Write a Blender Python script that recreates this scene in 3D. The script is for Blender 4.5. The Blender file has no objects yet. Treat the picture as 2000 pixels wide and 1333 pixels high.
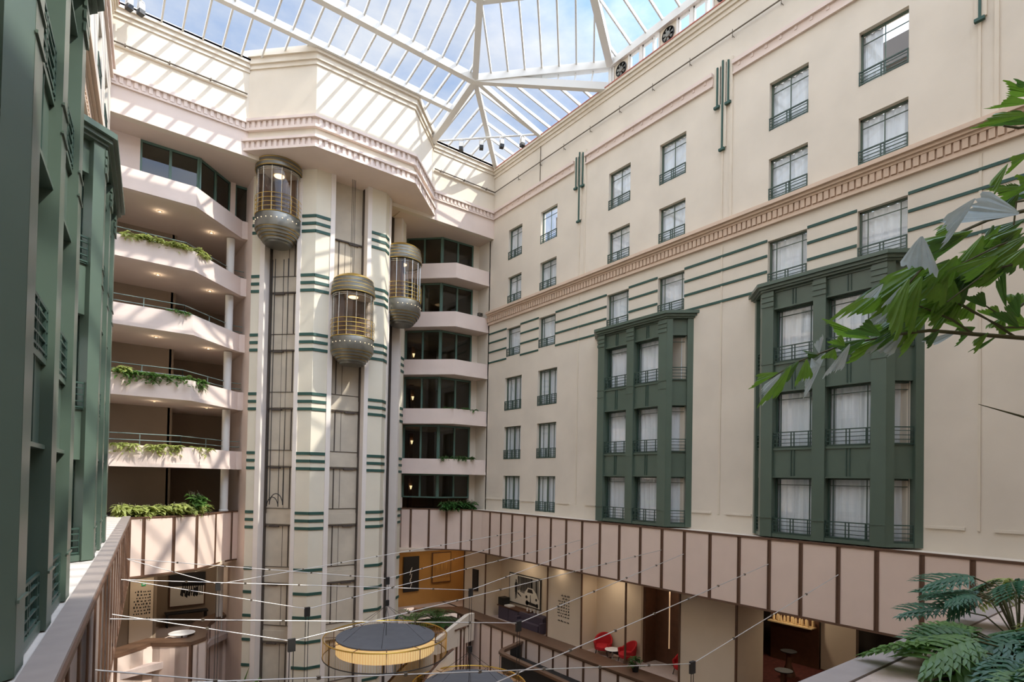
import bpy, bmesh, math, random
from mathutils import Vector, Matrix
random.seed(7)
C = bpy.context.scene.collection
PI = math.pi

# ------------------------------------------------------------------ camera, light, exposure
SC = bpy.context.scene
SC.view_settings.view_transform = 'Standard'
SC.view_settings.look = 'None'
SC.view_settings.gamma = 1.0
SC.view_settings.exposure = 0.36
try: SC.view_settings.use_curve_mapping = False
except Exception: pass

cam_d = bpy.data.cameras.new('camera'); cam = bpy.data.objects.new('camera', cam_d); C.objects.link(cam)
cam_d.sensor_width = 36.0; cam_d.lens = 19.849; cam_d.shift_y = 0.12658
cam_d.clip_start = 0.05; cam_d.clip_end = 600
def _camrot():
    yaw, p, r = 0.651914972, 0.0166455865, 0.0186141304
    f = Vector((math.sin(yaw)*math.cos(p), math.cos(yaw)*math.cos(p), math.sin(p)))
    rt = Vector((math.cos(yaw), -math.sin(yaw), 0)); up = rt.cross(f)
    r2 = math.cos(r)*rt + math.sin(r)*up; u2 = -math.sin(r)*rt + math.cos(r)*up
    return Matrix((r2, u2, -f)).transposed().to_4x4()
cam.matrix_world = _camrot()
SC.camera = cam

SUN = Vector((0.85, -1.0, 1.5)).normalized()      # towards the sun
def setup_light():
    w = bpy.data.worlds.new('sky'); SC.world = w; w.use_nodes = True
    nt = w.node_tree; N = nt.nodes; L = nt.links; N.clear()
    out = N.new('ShaderNodeOutputWorld'); bg = N.new('ShaderNodeBackground')
    tc = N.new('ShaderNodeTexCoord')
    sep = N.new('ShaderNodeSeparateXYZ'); L.new(tc.outputs['Generated'], sep.inputs[0])
    # clouds
    mp = N.new('ShaderNodeMapping'); mp.inputs['Scale'].default_value = (1, 1, 2.2); mp.inputs['Location'].default_value = (0.4, 0.15, 0.3)
    L.new(tc.outputs['Generated'], mp.inputs[0])
    nz = N.new('ShaderNodeTexNoise'); nz.inputs['Scale'].default_value = 2.6; nz.inputs['Detail'].default_value = 7; nz.inputs['Roughness'].default_value = .58
    L.new(mp.outputs[0], nz.inputs['Vector'])
    cr = N.new('ShaderNodeValToRGB'); cr.color_ramp.elements[0].position = .42; cr.color_ramp.elements[1].position = .68
    L.new(nz.outputs[0], cr.inputs[0])
    gr = N.new('ShaderNodeValToRGB')
    e = gr.color_ramp.elements; e[0].position = 0.0; e[0].color = (.72, .81, .93, 1); e[1].position = .75; e[1].color = (.26, .44, .80, 1)
    L.new(sep.outputs[2], gr.inputs[0])
    mx = N.new('ShaderNodeMix'); mx.data_type = 'RGBA'
    L.new(cr.outputs[0], mx.inputs[0]); L.new(gr.outputs[0], mx.inputs[6]); mx.inputs[7].default_value = (.97, .98, 1.0, 1)
    # sky strength raised round the sun and overhead, out of frame, to brighten the interior
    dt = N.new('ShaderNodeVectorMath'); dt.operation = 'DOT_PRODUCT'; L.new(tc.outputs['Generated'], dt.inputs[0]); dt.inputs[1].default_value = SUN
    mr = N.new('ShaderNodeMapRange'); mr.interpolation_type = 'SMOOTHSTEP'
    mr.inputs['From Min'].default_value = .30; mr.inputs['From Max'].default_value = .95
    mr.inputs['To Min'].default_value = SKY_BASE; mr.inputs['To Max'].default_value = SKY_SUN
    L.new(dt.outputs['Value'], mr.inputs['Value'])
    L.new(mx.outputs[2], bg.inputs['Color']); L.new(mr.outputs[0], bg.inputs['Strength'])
    L.new(bg.outputs[0], out.inputs['Surface'])
    s = bpy.data.lights.new('sun', 'SUN'); s.energy = SUN_E; s.angle = math.radians(.6); s.color = (1.0, .95, .86)
    so = bpy.data.objects.new('sun', s); C.objects.link(so); so.location = (30, -20, 45)
    so.rotation_euler = (-SUN).to_track_quat('-Z', 'Y').to_euler()
    z = bpy.data.lights.new('sky_fill', 'SUN'); z.energy = FILL_E; z.angle = math.radians(150); z.color = (1.0, .975, .94)  # added wide soft sun, fills in sky light to brighten the interior
    zo = bpy.data.objects.new('sky_fill', z); C.objects.link(zo); zo.location = (0, 0, 60)
    zo.rotation_euler = (Vector((.4, -.35, -1))).to_track_quat('-Z', 'Y').to_euler()
SKY_BASE, SKY_SUN, SUN_E, FILL_E = 0.76, 4.4, 3.9, 2.0
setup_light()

# ------------------------------------------------------------------ materials
def lin(c): return tuple((x/255/12.92 if x/255 <= .04045 else ((x/255+.055)/1.055)**2.4) for x in c)
MATS = {}
def mat(name, rgb, rough=.6, metal=0.0, var=0.0, scale=3.0, bump=0.0, spec=.5, var2=0.0, emis=None, emis_s=0.0, trans=0.0):
    m = bpy.data.materials.new(name); m.use_nodes = True; nt = m.node_tree; N = nt.nodes; L = nt.links
    b = N['Principled BSDF']; c = lin(rgb)
    b.inputs['Base Color'].default_value = (*c, 1); b.inputs['Roughness'].default_value = rough
    b.inputs['Metallic'].default_value = metal; b.inputs['Specular IOR Level'].default_value = spec
    if var > 0 or bump > 0:
        tc = N.new('ShaderNodeTexCoord'); nz = N.new('ShaderNodeTexNoise'); nz.inputs['Scale'].default_value = scale; nz.inputs['Detail'].default_value = 5
        L.new(tc.outputs['Object'], nz.inputs['Vector'])
        if var > 0:
            cr = N.new('ShaderNodeValToRGB'); cr.color_ramp.elements[0].position = .3; cr.color_ramp.elements[1].position = .7
            cr.color_ramp.elements[0].color = (*[x*(1-var) for x in c], 1); cr.color_ramp.elements[1].color = (*[min(1, x*(1+var*.6)) for x in c], 1)
            L.new(nz.outputs[0], cr.inputs[0]); L.new(cr.outputs[0], b.inputs['Base Color'])
        if bump > 0:
            n2 = N.new('ShaderNodeTexNoise'); n2.inputs['Scale'].default_value = 40; n2.inputs['Detail'].default_value = 3
            L.new(tc.outputs['Object'], n2.inputs['Vector'])
            bp = N.new('ShaderNodeBump'); bp.inputs['Strength'].default_value = bump; bp.inputs['Distance'].default_value = .02
            L.new(n2.outputs[0], bp.inputs['Height']); L.new(bp.outputs[0], b.inputs['Normal'])
    if emis: b.inputs['Emission Color'].default_value = (*lin(emis), 1); b.inputs['Emission Strength'].default_value = emis_s
    MATS[name] = m; return m
def glass(name, tint=(1, 1, 1), refl=1.0, ior=1.5):
    m = bpy.data.materials.new(name); m.use_nodes = True; nt = m.node_tree; N = nt.nodes; L = nt.links; N.clear()
    o = N.new('ShaderNodeOutputMaterial'); t = N.new('ShaderNodeBsdfTransparent'); t.inputs[0].default_value = (*tint, 1)
    g = N.new('ShaderNodeBsdfGlossy'); g.inputs['Roughness'].default_value = .015
    f = N.new('ShaderNodeFresnel'); f.inputs[0].default_value = ior
    mu = N.new('ShaderNodeMath'); mu.operation = 'MULTIPLY'; mu.inputs[1].default_value = refl; mu.use_clamp = True
    x = N.new('ShaderNodeMixShader'); ge = N.new('ShaderNodeNewGeometry'); fr = N.new('ShaderNodeMath'); fr.operation = 'SUBTRACT'; fr.inputs[0].default_value = 1
    L.new(ge.outputs['Backfacing'], fr.inputs[1]); m2 = N.new('ShaderNodeMath'); m2.operation = 'MULTIPLY'
    L.new(f.outputs[0], mu.inputs[0]); L.new(mu.outputs[0], m2.inputs[0]); L.new(fr.outputs[0], m2.inputs[1]); L.new(m2.outputs[0], x.inputs[0])
    L.new(t.outputs[0], x.inputs[1]); L.new(g.outputs[0], x.inputs[2]); L.new(x.outputs[0], o.inputs[0])
    MATS[name] = m; return m
def leafmat(name, rgb, rough=.42, var=.25, scale=9):
    m = mat(name, rgb, rough, var=var, scale=scale); nt = m.node_tree; N = nt.nodes; L = nt.links
    b = N['Principled BSDF']; o = [n for n in N if n.type == 'OUTPUT_MATERIAL'][0]
    t = N.new('ShaderNodeBsdfTranslucent'); t.inputs[0].default_value = (*[min(1, x*1.5) for x in lin(rgb)], 1)
    x = N.new('ShaderNodeMixShader'); x.inputs[0].default_value = .35
    L.new(b.outputs[0], x.inputs[1]); L.new(t.outputs[0], x.inputs[2]); L.new(x.outputs[0], o.inputs[0])
M = MATS
mat('cream', (222, 211, 194), .85, var=.07, scale=.55, bump=.06)
mat('cream_warm', (221, 209, 190), .85, var=.05, scale=.8, bump=.05)
mat('cornice', (214, 190, 168), .85, var=.05, scale=2)
mat('pinkish', (226, 208, 196), .85, var=.05, scale=.9, bump=.05)
mat('pilaster', (222, 213, 192), .8, var=.05, scale=.7)
mat('strip', (228, 218, 208), .7, var=.04, scale=1)
mat('shaft', (200, 188, 168), .8, var=.12, scale=1.2)
mat('green', (84, 100, 87), .32, var=.06, scale=1.5)
mat('green_dark', (58, 80, 70), .4, var=.05, scale=2)
mat('green_stripe', (44, 80, 70), .6)
mat('rail_grey', (120, 138, 132), .4, metal=.3)
mat('brown', (98, 70, 52), .5, var=.1, scale=5)
mat('brown_top', (100, 74, 56), .45, var=.12, scale=3)
mat('panel', (226, 204, 188), .8, var=.03, scale=1.5)
mat('coping_grey', (150, 138, 130), .55, var=.08, scale=4)
mat('stone', (186, 166, 150), .8, var=.15, scale=6, bump=.15)
mat('white_paint', (226, 224, 218), .55)
mat('red_flash', (190, 120, 105), .7)
mat('pipe', (110, 100, 86), .5, metal=.3)
mat('black', (22, 22, 22), .5)
mat('curtain', (234, 239, 243), .9)
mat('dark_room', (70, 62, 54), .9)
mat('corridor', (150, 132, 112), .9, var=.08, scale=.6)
mat('soffit', (222, 204, 188), .9, var=.03, scale=1)
mat('gunmetal', (118, 116, 108), .35, metal=.65, var=.06, scale=6)
mat('gold', (214, 178, 84), .3, metal=.9)
mat('chrome', (200, 198, 190), .25, metal=.9)
mat('cabin_wood', (92, 70, 56), .45)
mat('steel', (196, 190, 182), .5, metal=.3)
mat('rail_dark', (78, 68, 60), .7)
mat('cable_black', (40, 38, 36), .6)
mat('bulb', (255, 235, 200), .4, emis=(255, 226, 180), emis_s=.6)
mat('lamp_glow', (255, 240, 215), .4, emis=(255, 220, 170), emis_s=2.2)
mat('strip_glow', (230, 200, 170), .5, emis=(255, 210, 160), emis_s=.25)
mat('floor_stone', (150, 128, 110), .4, var=.1, scale=2)
mat('carpet_red', (92, 40, 30), .95, var=.35, scale=6)
mat('carpet_grey', (186, 168, 158), .95, var=.06, scale=8)
mat('ochre', (184, 136, 72), .85, var=.05, scale=2)
mat('beige_wall', (214, 196, 172), .85, var=.04, scale=1)
mat('walnut', (92, 60, 42), .5, var=.2, scale=4)
mat('red_fabric', (176, 22, 30), .85)
mat('white_top', (236, 232, 226), .4)
mat('disc_grey', (92, 92, 94), .8, var=.1, scale=2)
mat('shade_lit', (240, 214, 160), .7, emis=(255, 205, 130), emis_s=.35)
mat('soil', (60, 42, 32), .95, var=.3, scale=12)
leafmat('leaf_dark', (60, 100, 44))
leafmat('leaf_mid', (94, 128, 62))
leafmat('leaf_light', (164, 172, 98))
leafmat('leaf_grey', (176, 186, 184))  # light on the palm leaflets put in as a grey leaf colour
leafmat('leaf_blue', (72, 112, 84))
mat('stem', (86, 84, 50), .6)
mat('photo_white', (214, 208, 196), .6); mat('photo_grey', (128, 124, 118), .6); mat('photo_black', (34, 32, 32), .6)
mat('plate_glassware', (230, 200, 150), .2)
glass('glass_roof', (.97, .985, 1.0), .55)
glass('glass_pane', (.98, .985, .985), 2.6)
glass('glass_dark', (.62, .66, .64), 1.3)
glass('glass_cabin', (.80, .76, .72), 1.3)

# ------------------------------------------------------------------ mesh helpers
OFF = {}                                    # things whose parts are written in world coordinates
class MB:
    def __init__(s): s.v = []; s.f = []
    def add(s, vs, fs):
        o = len(s.v); s.v += [tuple(v) for v in vs]; s.f += [tuple(i+o for i in f) for f in fs]; return s
    def box(s, x0, x1, y0, y1, z0, z1):
        vs = [(x, y, z) for z in (z0, z1) for y in (y0, y1) for x in (x0, x1)]
        return s.add(vs, [(0, 2, 3, 1), (4, 5, 7, 6), (0, 1, 5, 4), (2, 6, 7, 3), (0, 4, 6, 2), (1, 3, 7, 5)])
    def prism(s, poly, z0, z1):
        n = len(poly); vs = [(p[0], p[1], z0) for p in poly]+[(p[0], p[1], z1) for p in poly]
        return s.add(vs, [tuple(range(n))[::-1], tuple(range(n, 2*n))]+[(i, (i+1) % n, n+(i+1) % n, n+i) for i in range(n)])
    def strip(s, path, off0, off1, z0, z1):     # wall following an open plan path between two left-hand offsets
        a = offset(path, off0); b = offset(path, off1)
        for i in range(len(path)-1):
            s.prism([a[i], a[i+1], b[i+1], b[i]], z0, z1)
        return s
    def tube(s, pts, r, n=6, cap=True):
        pts = [Vector(p) for p in pts]; rings = []
        rs = r if isinstance(r, (list, tuple)) else [r]*len(pts)
        for i, p in enumerate(pts):
            d = (pts[min(i+1, len(pts)-1)]-pts[max(i-1, 0)]).normalized()
            a = d.cross(Vector((0, 0, 1)));
            if a.length < 1e-3: a = d.cross(Vector((1, 0, 0)))
            a.normalize(); b = d.cross(a)
            rings.append([p+rs[i]*(math.cos(2*PI*k/n)*a+math.sin(2*PI*k/n)*b) for k in range(n)])
        vs = [v for q in rings for v in q]; fs = []
        for i in range(len(rings)-1):
            for k in range(n): fs.append((i*n+k, i*n+(k+1) % n, (i+1)*n+(k+1) % n, (i+1)*n+k))
        if cap: fs += [tuple(range(n))[::-1], tuple(range((len(rings)-1)*n, len(rings)*n))]
        return s.add(vs, fs)
    def beam(s, a, b, w, h):                   # rectangular bar from a to b, its top face along the line
        a = Vector(a); b = Vector(b); d = (b-a).normalized(); side = d.cross(Vector((0, 0, 1)))
        if side.length < 1e-3: side = Vector((1, 0, 0))
        side.normalize(); up = side.cross(d); q = []
        for p in (a, b):
            for sx, sz in ((-.5, 0), (.5, 0), (.5, -1), (-.5, -1)): q.append(p+side*w*sx+up*h*sz)
        return s.add(q, [(0, 1, 2, 3)[::-1], (4, 5, 6, 7), (0, 1, 5, 4), (1, 2, 6, 5), (2, 3, 7, 6), (3, 0, 4, 7)])
    def lathe(s, prof, n=32, cx=0, cy=0, a0=0, a1=2*PI):
        full = abs(a1-a0-2*PI) < 1e-6; m = n if full else n+1; vs = []
        for r, z in prof:
            for k in range(m):
                t = a0+(a1-a0)*k/n; vs.append((cx+r*math.cos(t), cy+r*math.sin(t), z))
        fs = []
        for i in range(len(prof)-1):
            for k in range(n):
                k2 = (k+1) % m; fs.append((i*m+k, i*m+k2, (i+1)*m+k2, (i+1)*m+k))
        return s.add(vs, fs)
    def ring(s, R, z, r, n=40, m=6, cx=0, cy=0, a0=0, a1=2*PI):
        return s.lathe([(R+r*math.cos(2*PI*k/m), z+r*math.sin(2*PI*k/m)) for k in range(m+1)], n, cx, cy, a0, a1)
    def ball(s, c, r, n=8, m=5):
        return s.lathe([(max(1e-4, r*math.sin(PI*k/m)), c[2]-r*math.cos(PI*k/m)) for k in range(m+1)], n, c[0], c[1])
    def quad(s, a, b, c, d): return s.add([a, b, c, d], [(0, 1, 2, 3)])
    def build(s, name, m, parent=None, smooth=False, off=None, recalc=True):
        me = bpy.data.meshes.new(name)
        if off is None and parent is not None: off = OFF.get(parent.name)
        vs = s.v if off is None else [(v[0]-off[0], v[1]-off[1], v[2]-off[2]) for v in s.v]
        me.from_pydata(vs, [], s.f)
        if recalc:
            bm = bmesh.new(); bm.from_mesh(me); bmesh.ops.recalc_face_normals(bm, faces=bm.faces); bm.to_mesh(me); bm.free()
        if smooth:
            for p in me.polygons: p.use_smooth = True
            try: me.set_sharp_from_angle(angle=math.radians(38))
            except Exception: pass
        me.materials.append(M[m] if isinstance(m, str) else m)
        o = bpy.data.objects.new(name, me); C.objects.link(o)
        if parent is not None:
            o.parent = parent
            if parent.name in OFF: OFF[o.name] = OFF[parent.name]
        return o
def offset(path, d):
    out = []
    for i, p in enumerate(path):
        ns = []
        for a, b in ((i-1, i), (i, i+1)):
            if 0 <= a and b < len(path):
                e = Vector((path[b][0]-path[a][0], path[b][1]-path[a][1])).normalized(); ns.append(Vector((-e.y, e.x)))
        n = ns[0] if len(ns) == 1 else (ns[0]+ns[1]).normalized()
        k = d/max(.3, n.dot(ns[0])); out.append((p[0]+n.x*k, p[1]+n.y*k))
    return out
def tag(o, label, cat, group=None, kind=None):
    o['label'] = label; o['category'] = cat
    if group: o['group'] = group
    if kind: o['kind'] = kind
    return o
def thing(name, label, cat, loc=(0, 0, 0), rz=0, group=None, kind=None, world=False):
    o = bpy.data.objects.new(name, None); C.objects.link(o); o.location = loc; o.rotation_euler = (0, 0, rz)
    o.empty_display_size = .2
    if world: OFF[o.name] = Vector(loc)
    return tag(o, label, cat, group, kind)
def part(parent, name): 
    o = bpy.data.objects.new(name, None); C.objects.link(o); o.parent = parent; return o
def copy_tree(src, loc=None, rz=None):
    r = src.copy(); C.objects.link(r)
    if loc is not None: r.location = loc
    if rz is not None: r.rotation_euler = (0, 0, rz)
    for ch in list(src.children):
        c = ch.copy(); C.objects.link(c); c.parent = r
        for g in list(ch.children):
            d = g.copy(); C.objects.link(d); d.parent = c
    return r
def struct(mb, name, m, label, cat, smooth=False):
    return tag(mb.build(name, m, smooth=smooth), label, cat, kind='structure')

# ------------------------------------------------------------------ frames of the two long facades (x along the wall, y out into the atrium)
class Frame:
    def __init__(s, ox, oy, rz): s.o = Vector((ox, oy, 0)); s.rz = rz; s.c = math.cos(rz); s.s = math.sin(rz)
    def w(s, x, y, z=0): return (s.o.x+x*s.c-y*s.s, s.o.y+x*s.s+y*s.c, z)
XR = 20.06
FR = Frame(XR, 0, PI/2)                                   # right: local x = +Y
TH = math.atan(.083)
FL = Frame(-1.78, 0, -PI/2-TH)                             # left: local x runs back towards the camera (-Y)
class LMB(MB):                                             # mesh builder written in facade coordinates, stored in world ones
    def __init__(s, fr): super().__init__(); s.fr = fr
    def add(s, vs, fs): return super().add([s.fr.w(*v) for v in vs], fs)

ROWS = {1: (13.17, 14.97), 2: (10.53, 12.11), 3: (7.35, 9.03), 4: (4.13, 6.09), 5: (1.22, 3.15), 6: (-1.70, .24)}
COLS = {'A': (25.73, 27.03), 'B': (22.68, 24.05), 'C': (17.58, 18.94), 'D': (14.53, 15.90), 'E': (9.46, 10.88), 'F': (6.42, 7.83), 'G': (1.35, 2.75)}
FREN = {'A': (25.53, 27.13), 'B': (22.48, 24.07)}
ORD = {1: 'top', 2: 'second', 3: 'third', 4: 'fourth', 5: 'fifth', 6: 'lowest'}
WN = [0]
def curtain_mesh(x0, x1, z0, z1, y, k=30, amp=.042, seed=0):
    mb = MB(); rnd = random.Random(seed); n = max(12, int((x1-x0)*k)); ph = rnd.random()*6
    vs = []
    for j, z in enumerate((z0, (z0+z1)/2, z1)):
        for i in range(n+1):
            t = i/n; x = x0+(x1-x0)*t
            vs.append((x, y+amp*math.sin(t*(x1-x0)*26+ph+.5*math.sin(9*t+ph+j*.3))+.4*amp*math.sin(t*61+j), z))
    fs = [(j*(n+1)+i, j*(n+1)+i+1, (j+1)*(n+1)+i+1, (j+1)*(n+1)+i) for j in range(2) for i in range(n)]
    mb.add(vs, fs); return mb
def win_parts(root, W, H, style, depth=.22, curtain=(0, 1), seed=0, rail_y=.02, frame_mat='green'):
    """one window: x in [-W/2, W/2], z in [0, H]; glass at y=-depth, wall face at y=0"""
    h = W/2; d = depth; f = MB()
    t = .055
    f.box(-h, -h+t, -d-.03, -d+.04, 0, H).box(h-t, h, -d-.03, -d+.04, 0, H).box(-h, h, -d-.03, -d+.04, H-t, H).box(-h, h, -d-.03, -d+.06, 0, t)
    b = .022
    def vb(x, w=b): f.box(x-w/2, x+w/2, -d-.01, -d+.025, t, H-t)
    def hb(z, w=b): f.box(-h+t, h-t, -d-.01, -d+.025, z-w/2, z+w/2)
    if style == 'mid': vb(0, .03); hb(H*.80)
    elif style == 'tri': vb(-h*.66); vb(h*.66); hb(H*.82)
    elif style == 'fren': vb(0, .11); vb(-h*.55, .018); vb(h*.55, .018); hb(H*.97-.05, .03)
    elif style == 'bay': vb(-h*.62); vb(h*.72); hb(H*.86)
    elif style == 'side': hb(H*.86)
    f.build('window_frame', frame_mat, root)
    MB().box(-h+t, h-t, -d-.006, -d+.006, t, H-t).build('pane', 'glass_pane', root)
    if curtain: curtain_mesh(-h+(2*h)*curtain[0], -h+(2*h)*curtain[1], .02, H-.02, -d-.09, seed=seed).build('curtain', 'curtain', root, smooth=True)
    if curtain != (0, 1): MB().box(-h-.25, h+.25, -d-1.2, -d-1.15, -.2, H+.2).build('room_shade', 'dark_room', root)  # dark sheet, its colour stands in for the shade of the room
    r = MB(); y0, y1 = rail_y-.03, rail_y; rh = .46 if style in ('mid', 'tri') else .55
    r.box(-h, h, y0-.01, y1+.01, rh-.035, rh)
    r.box(-h, h, y0, y1, .02, .06)
    nb = 4 if style != 'fren' else 5
    for k in range(1, nb): r.box(-h, h, y0+.005, y1-.005, rh*k/nb-.01, rh*k/nb+.012)
    for x in (-h+.02, -.05, .05, h-.02): r.box(x-.016, x+.016, y0-.005, y1+.005, 0, rh)
    if style in ('fren', 'bay'):
        for x in (-h*.5, h*.5, -h*.82, h*.82): r.box(x-.01, x+.01, y0, y1, 0, rh)
    r.build('guard_rail', frame_mat if frame_mat == 'green_dark' else 'green_dark', root)
def wall_window(fr, x0, x1, z0, z1, style, label, curtain=(0, 1), depth=.22, group=None):
    WN[0] += 1
    root = thing('window_%d' % WN[0], label, 'window', fr.w((x0+x1)/2, 0, z0), fr.rz, group, 'structure')
    win_parts(root, x1-x0, z1-z0, style, depth, curtain, seed=WN[0])
    return root
def holed_wall(fr, x0, x1, z0, z1, holes, depth=.3, thick=.35):
    mb = LMB(fr)
    xs = sorted({x0, x1, *[h[0] for h in holes], *[h[1] for h in holes]}); zs = sorted({z0, z1, *[h[2] for h in holes], *[h[3] for h in holes]})
    def inside(x, z): return any(h[0] < x < h[1] and h[2] < z < h[3] for h in holes)
    for i in range(len(xs)-1):
        run = None
        for j in range(len(zs)-1):
            solid = not inside((xs[i]+xs[i+1])/2, (zs[j]+zs[j+1])/2)
            if solid and run is None: run = zs[j]
            if (not solid) and run is not None: mb.box(xs[i], xs[i+1], -thick, 0, run, zs[j]); run = None
        if run is not None: mb.box(xs[i], xs[i+1], -thick, 0, run, zs[-1])
    return mb

# ------------------------------------------------------------------ right wall
holes = []
POS = {'A': 'first column from the back corner', 'B': 'second column from the back corner', 'C': 'third column from the back corner',
       'D': 'fourth column from the back corner', 'E': 'fifth column from the back corner', 'F': 'sixth column, nearest the palm'}
wins = []
for col in 'ABCDEF':
    for row in (1, 2, 3):
        x0, x1 = COLS[col]; z0, z1 = ROWS[row]; holes.append((x0, x1, z0, z1)); wins.append((x0, x1, z0, z1, 'tri' if row == 3 else 'mid', col, row))
for col in 'AB':
    for row in (4, 5, 6):
        x0, x1 = FREN[col]; z0, z1 = ROWS[row]; holes.append((x0, x1, z0, z1)); wins.append((x0, x1, z0, z1, 'fren', col, row))
wr = holed_wall(FR, -14, 29.0, -4.3, 19.2, holes)
struct(wr, 'wall_right', 'cream', 'long cream plastered wall of the atrium with rows of green-framed windows', 'wall')
for x0, x1, z0, z1, st, col, row in wins:
    cur = (0, 1)
    if (col, row) == ('F', 1): cur = (.56, 1)
    if (col, row) == ('B', 1): cur = None
    kind = {'mid': 'green-framed window', 'tri': 'green-framed window between stripes', 'fren': 'tall green french window'}[st]
    extra = ' with its curtain half open' if cur == (.56, 1) else ' without curtain, lift tower mirrored in it' if cur is None else ''
    wall_window(FR, x0, x1, z0, z1, st, '%s, right wall, %s row, %s%s' % (kind, ORD[row], POS[col], extra), cur, depth=.2)

def facade_trim(fr, sgn, x0, x1, tag_word, bay_centres, stripe_cols, left=False):
    """mouldings of one facade; x positions are given as distance along the wall (sgn turns them into local x)"""
    def R(a, b): return (min(sgn*a, sgn*b), max(sgn*a, sgn*b))
    # parapet mouldings
    mb = LMB(fr); X = R(x0, x1)
    for z0, z1, p in ((18.74, 18.92, .05), (18.92, 19.08, .12), (19.08, 19.21, .20)): mb.box(X[0], X[1], 0, p, z0, z1)
    struct(mb, 'trim_1', 'cream_warm', 'stepped cream parapet moulding along the top of the %s wall' % tag_word, 'moulding')
    struct(LMB(fr).box(X[0], X[1], -.05, .23, 19.21, 19.25), 'trim_2', 'red_flash', 'thin reddish flashing strip on top of the %s wall parapet' % tag_word, 'flashing')
    # dentil band, broken at the vertical ornaments
    mb = LMB(fr); segs = [(x1, 21.35), (20.55, 13.25), (12.35, 5.15), (4.3, x0)]
    for a, b in segs:
        A = R(a, b)
        if A[1]-A[0] < .2: continue
        mb.box(A[0], A[1], 0, .10, 16.12, 16.2).box(A[0], A[1], 0, .06, 16.2, 16.5).box(A[0], A[1], 0, .16, 16.5, 16.66)
        k = A[0]+.3
        while k < A[1]-.2: mb.box(k, k+.1, .06, .085, 16.36, 16.5); k += .55
    struct(mb, 'trim_3', 'pinkish', 'pinkish dentil band high on the %s wall' % tag_word, 'moulding')
    # main cornice with vertical flutes
    mb = LMB(fr)
    for z0, z1, p in ((9.6, 9.68, .12), (9.68, 9.76, .08), (9.76, 10.06, .05), (10.06, 10.14, .16), (10.14, 10.24, .24), (10.24, 10.34, .34), (10.34, 10.40, .30)):
        mb.box(X[0], X[1], 0, p, z0, z1)
    k = X[0]+.1
    while k < X[1]: mb.box(k, k+.145, .04, .13, 9.78, 10.06); k += .2
    struct(mb, 'trim_4', 'cornice', 'heavy fluted cornice crossing the %s wall above the striped storey' % tag_word, 'cornice')
    # stripes of the third row
    mb = LMB(fr); cs = sorted([COLS[c] for c in stripe_cols]); edges = [x0]+[e for c in cs for e in c]+[x1]
    for zt in (9.10, 8.54, 7.95, 7.30):
        for a, b in zip(edges[0::2], edges[1::2]):
            if zt == 7.30 and any(abs((a+b)/2-bc) < 2.2 for bc in bay_centres): continue
            A = R(a+.02, b-.02); mb.box(A[0], A[1], 0, .035, zt-.09, zt)
    struct(mb, 'trim_5', 'green_stripe', 'four dark green stripes between the windows of the %s wall' % tag_word, 'stripes')
facade_trim(FR, 1, -14, 28.9, 'right', (16.735, 8.655), 'ABCDEFG')

# vertical ornaments of three green bars, and the joints beneath them
mb = LMB(FR)
for y in (20.9, 12.78, 4.66):
    mb.box(y-.05, y+.02, 0, .03, -1.2, 9.5); mb.box(y-.02, y, -.001, .032, -1.2, 9.5)
    mb.box(y-.42, y-.32, 0, .06, 10.4, 16.9).box(y-.02, y+.05, 0, .05, 10.4, 15)
struct(mb, 'trim_6', 'cream_warm', 'slim vertical pilaster joints dividing the right cream wall', 'moulding')
for k, (y, lb) in enumerate(((20.93, 'nearest the back corner'), (12.78, 'in the middle'), (4.66, 'above the palm'))):
    t = thing('wall_ornament', 'three dark green bars hanging on right wall, %s' % lb, 'wall ornament', FR.w(y, 0, 13.3), FR.rz, 'green bar ornaments on the right wall')
    for dx, zb, zt in ((.24, 1.8, 3.45), (0, 0, 3.62), (-.25, 1.75, 3.5)):
        MB().box(dx-.15, dx+.13, -.02, .07, zb+.1, zt).build('backing_strip', 'cream_warm', t)
        MB().box(dx-.03, dx+.03, .07, .12, zb, zt).box(dx-.12, dx+.12, .05, .16, zb-.02, zb+.07).build('bar', 'green_stripe', t)
# low ledges
mb = LMB(FR)
for a, b in ((27.2, 28.9), (24.15, 25.45), (21.3, 22.4), (19.45, 20.2), (13.1, 14.0), (11.4, 12.45), (4.95, 5.9), (2, 4.3)): mb.box(a, b, 0, .05, -1.2, -1.12)
struct(mb, 'trim_7', 'cream', 'short low ledge strips near the foot of the right wall', 'moulding')
# conduit with brackets
def conduit(fr, a, b, z, lab):
    t = tag(LMB(fr).tube([(a, .14, z), (b, .14, z)], .028).build('conduit', 'pipe'), lab, 'pipe')
    for k in range(int(abs(b-a)/1.95)):
        x = min(a, b)+.8+k*1.95
        MB().tube([fr.w(x, 0, z-.14), fr.w(x, .16, z-.14)], .014).tube([fr.w(x, .14, z-.22), fr.w(x, .14, z+.12)], .014).build('bracket', 'pipe', t)
conduit(FR, -6, 28.4, 17.77, 'thin dark conduit on brackets along the top of the right wall')
tag(LMB(FR).tube([(24.16, .03, 16.7), (24.16, .03, 18.85)], .02).build('downpipe', 'pipe'), 'short thin vertical pipe near the back end of the right wall top', 'pipe')

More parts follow.
